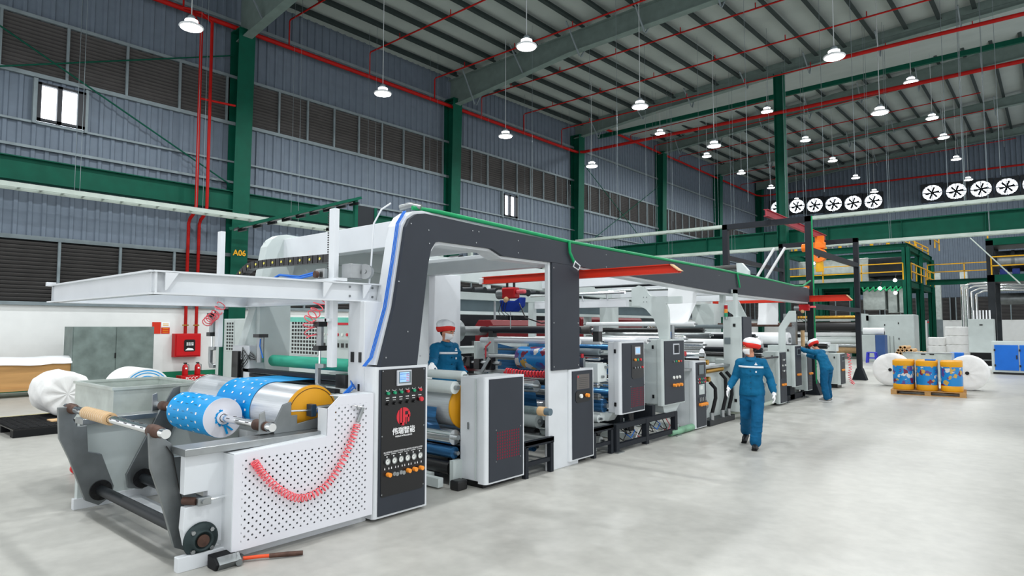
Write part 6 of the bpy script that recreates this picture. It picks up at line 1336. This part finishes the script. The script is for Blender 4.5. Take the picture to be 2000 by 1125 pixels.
        for k in range(4):
            s0 = sdv*(.03-.02*k); g.tube([W_+d*.02+s0*.6, base+s0], .017, 8, radii=[.016,.0155]); g.blob(base+s0,.0155,8,6)
            L = (.068,.076,.07,.056)[k]; c = curl[si]; p = base+s0; dd = d; pts = [p]
            for s_, fr in enumerate((.45,.3,.25)): dd = (dd + pn*c*(.5+.35*s_)).normalized(); p = p+dd*L*fr; pts.append(p)
            g.tube(pts, .009, 8, radii=[.0115,.0105,.0095,.0085]); g.blob(pts[-1],.0085,8,6)
        tp = W_+d*.03+sdv*.028; td = (d*.75+sdv*.75+pn*.35).normalized(); t1 = tp+td*.035; t2 = t1+(td+d*.4+pn*.3).normalized()*.03
        g.tube([W_+d*.02+sdv*.01, tp, t1, t2], .012, 8, radii=[.016,.0145,.0115,.0095]); g.blob(t2,.0095,8,6)
        bd(g, 'glove', GLO, vox=.0042, it=2)
    # shoes
    for sd in ('l','r'):
        A_ = J['an_'+sd]; to = Vector(J.get('toe_'+sd, (A_[0], A_[1]-.17, .03))); hl = Vector((A_[0], A_[1]+.05, max(.03, A_[2]-.055)))
        s_ = MB(); s_.tube([hl, interp(hl,to,.3), interp(hl,to,.65), to], .04, 14, radii=[.038,.043,.046,.036]); s_.blob(hl,.04,10,8); s_.blob(to,.036,10,8,(1.1,1,.85)); s_.tube([(A_[0],A_[1],A_[2]+.02), interp(A_,hl,.6)], .045, 12, radii=[.042,.045])
        sh_ = bd(s_, 'shoe', shoe, vox=.008, it=3)
        so = MB(); dv = (to-hl).normalized(); so.bar(hl-dv*.03-Vector((0,0,.03)), to+dv*.03-Vector((0,0,.026)), .078, .014); bd(so, 'sole', WFL if shoe is SHG else RUB, sh_)
    root.rotation_euler.z = R(rz)
    return root
J1 = dict(pelvis=(0,0,.885), chest=(-.005,-.02,1.17), neck=(-.005,-.01,1.375), head=(-.02,-.02,1.505), sh_l=(.17,0,1.29), el_l=(.265,.05,1.04), wr_l=(.315,-.03,.83), hd_l=(.1,-.15,-1),
          sh_r=(-.17,0,1.29), el_r=(-.25,.0,1.05), wr_r=(-.325,-.14,.9), hd_r=(-.25,-.4,-.85), hip_l=(.08,0,.83), kn_l=(.075,-.12,.47), an_l=(.045,-.2,.09), hip_r=(-.085,0,.83), kn_r=(-.1,.07,.46), an_r=(-.13,.38,.17), toe_l=(.04,-.38,.042), toe_r=(-.15,.22,.045))
person((-3.62,9.98,0), 16, 'worker walking down the aisle in teal uniform, red and white cap and face mask', J1, -66, 2, SHO, (.55,.35))
J2 = dict(pelvis=(0,.02,.86), chest=(0,-.1,1.1), neck=(0,-.2,1.26), head=(0,-.3,1.35), sh_l=(.18,-.17,1.2), el_l=(.2,-.42,1.24), wr_l=(.14,-.62,1.3), sh_r=(-.18,-.17,1.2), el_r=(-.2,-.38,1.06), wr_r=(-.1,-.56,1.12),
          hip_l=(.09,.02,.8), kn_l=(.11,.0,.44), an_l=(.1,.06,.09), hip_r=(-.09,.02,.8), kn_r=(-.11,-.03,.44), an_r=(-.12,-.02,.09))
person((-4.4,17.25,0), -105, 'worker in teal uniform bending forward and reaching into the far end of the line', J2, 0, 42, SHG, (.5,.5), [(0,0,-1),(0,0,-1)])
J3 = dict(pelvis=(0,0,.885), chest=(0,-.02,1.17), neck=(0,-.03,1.375), head=(0,-.05,1.505), sh_l=(.185,0,1.3), el_l=(.24,-.05,1.04), wr_l=(.2,-.2,.86), sh_r=(-.185,-.01,1.3), el_r=(-.33,-.16,1.13), wr_r=(-.5,-.33,1.1), hd_r=(-.5,-.5,-.22),
          hip_l=(.09,0,.83), kn_l=(.09,-.02,.46), an_l=(.09,.02,.09), hip_r=(-.09,0,.83), kn_r=(-.09,-.02,.46), an_r=(-.09,.02,.09))
person((-6.4,6.05,.26), 88, 'worker in teal uniform standing inside the line with a gloved hand on the white roller', J3, 14, 14, SHO, (.5,.25), [(0,-.3,-1),(0,0,-1)])
t = thing('operator_step', (-6.4,6.1,0), 'low steel step inside the line under the standing worker', 'step'); MB().box(-6.65,-6.1,5.88,6.35,.22,.255).build('tread', STD, t)
for x in (-6.62,-6.13):
    for y in (5.91,6.32): MB().box(x-.02,x+.02,y-.02,y+.02,0,.22).build('leg', DKS, t)
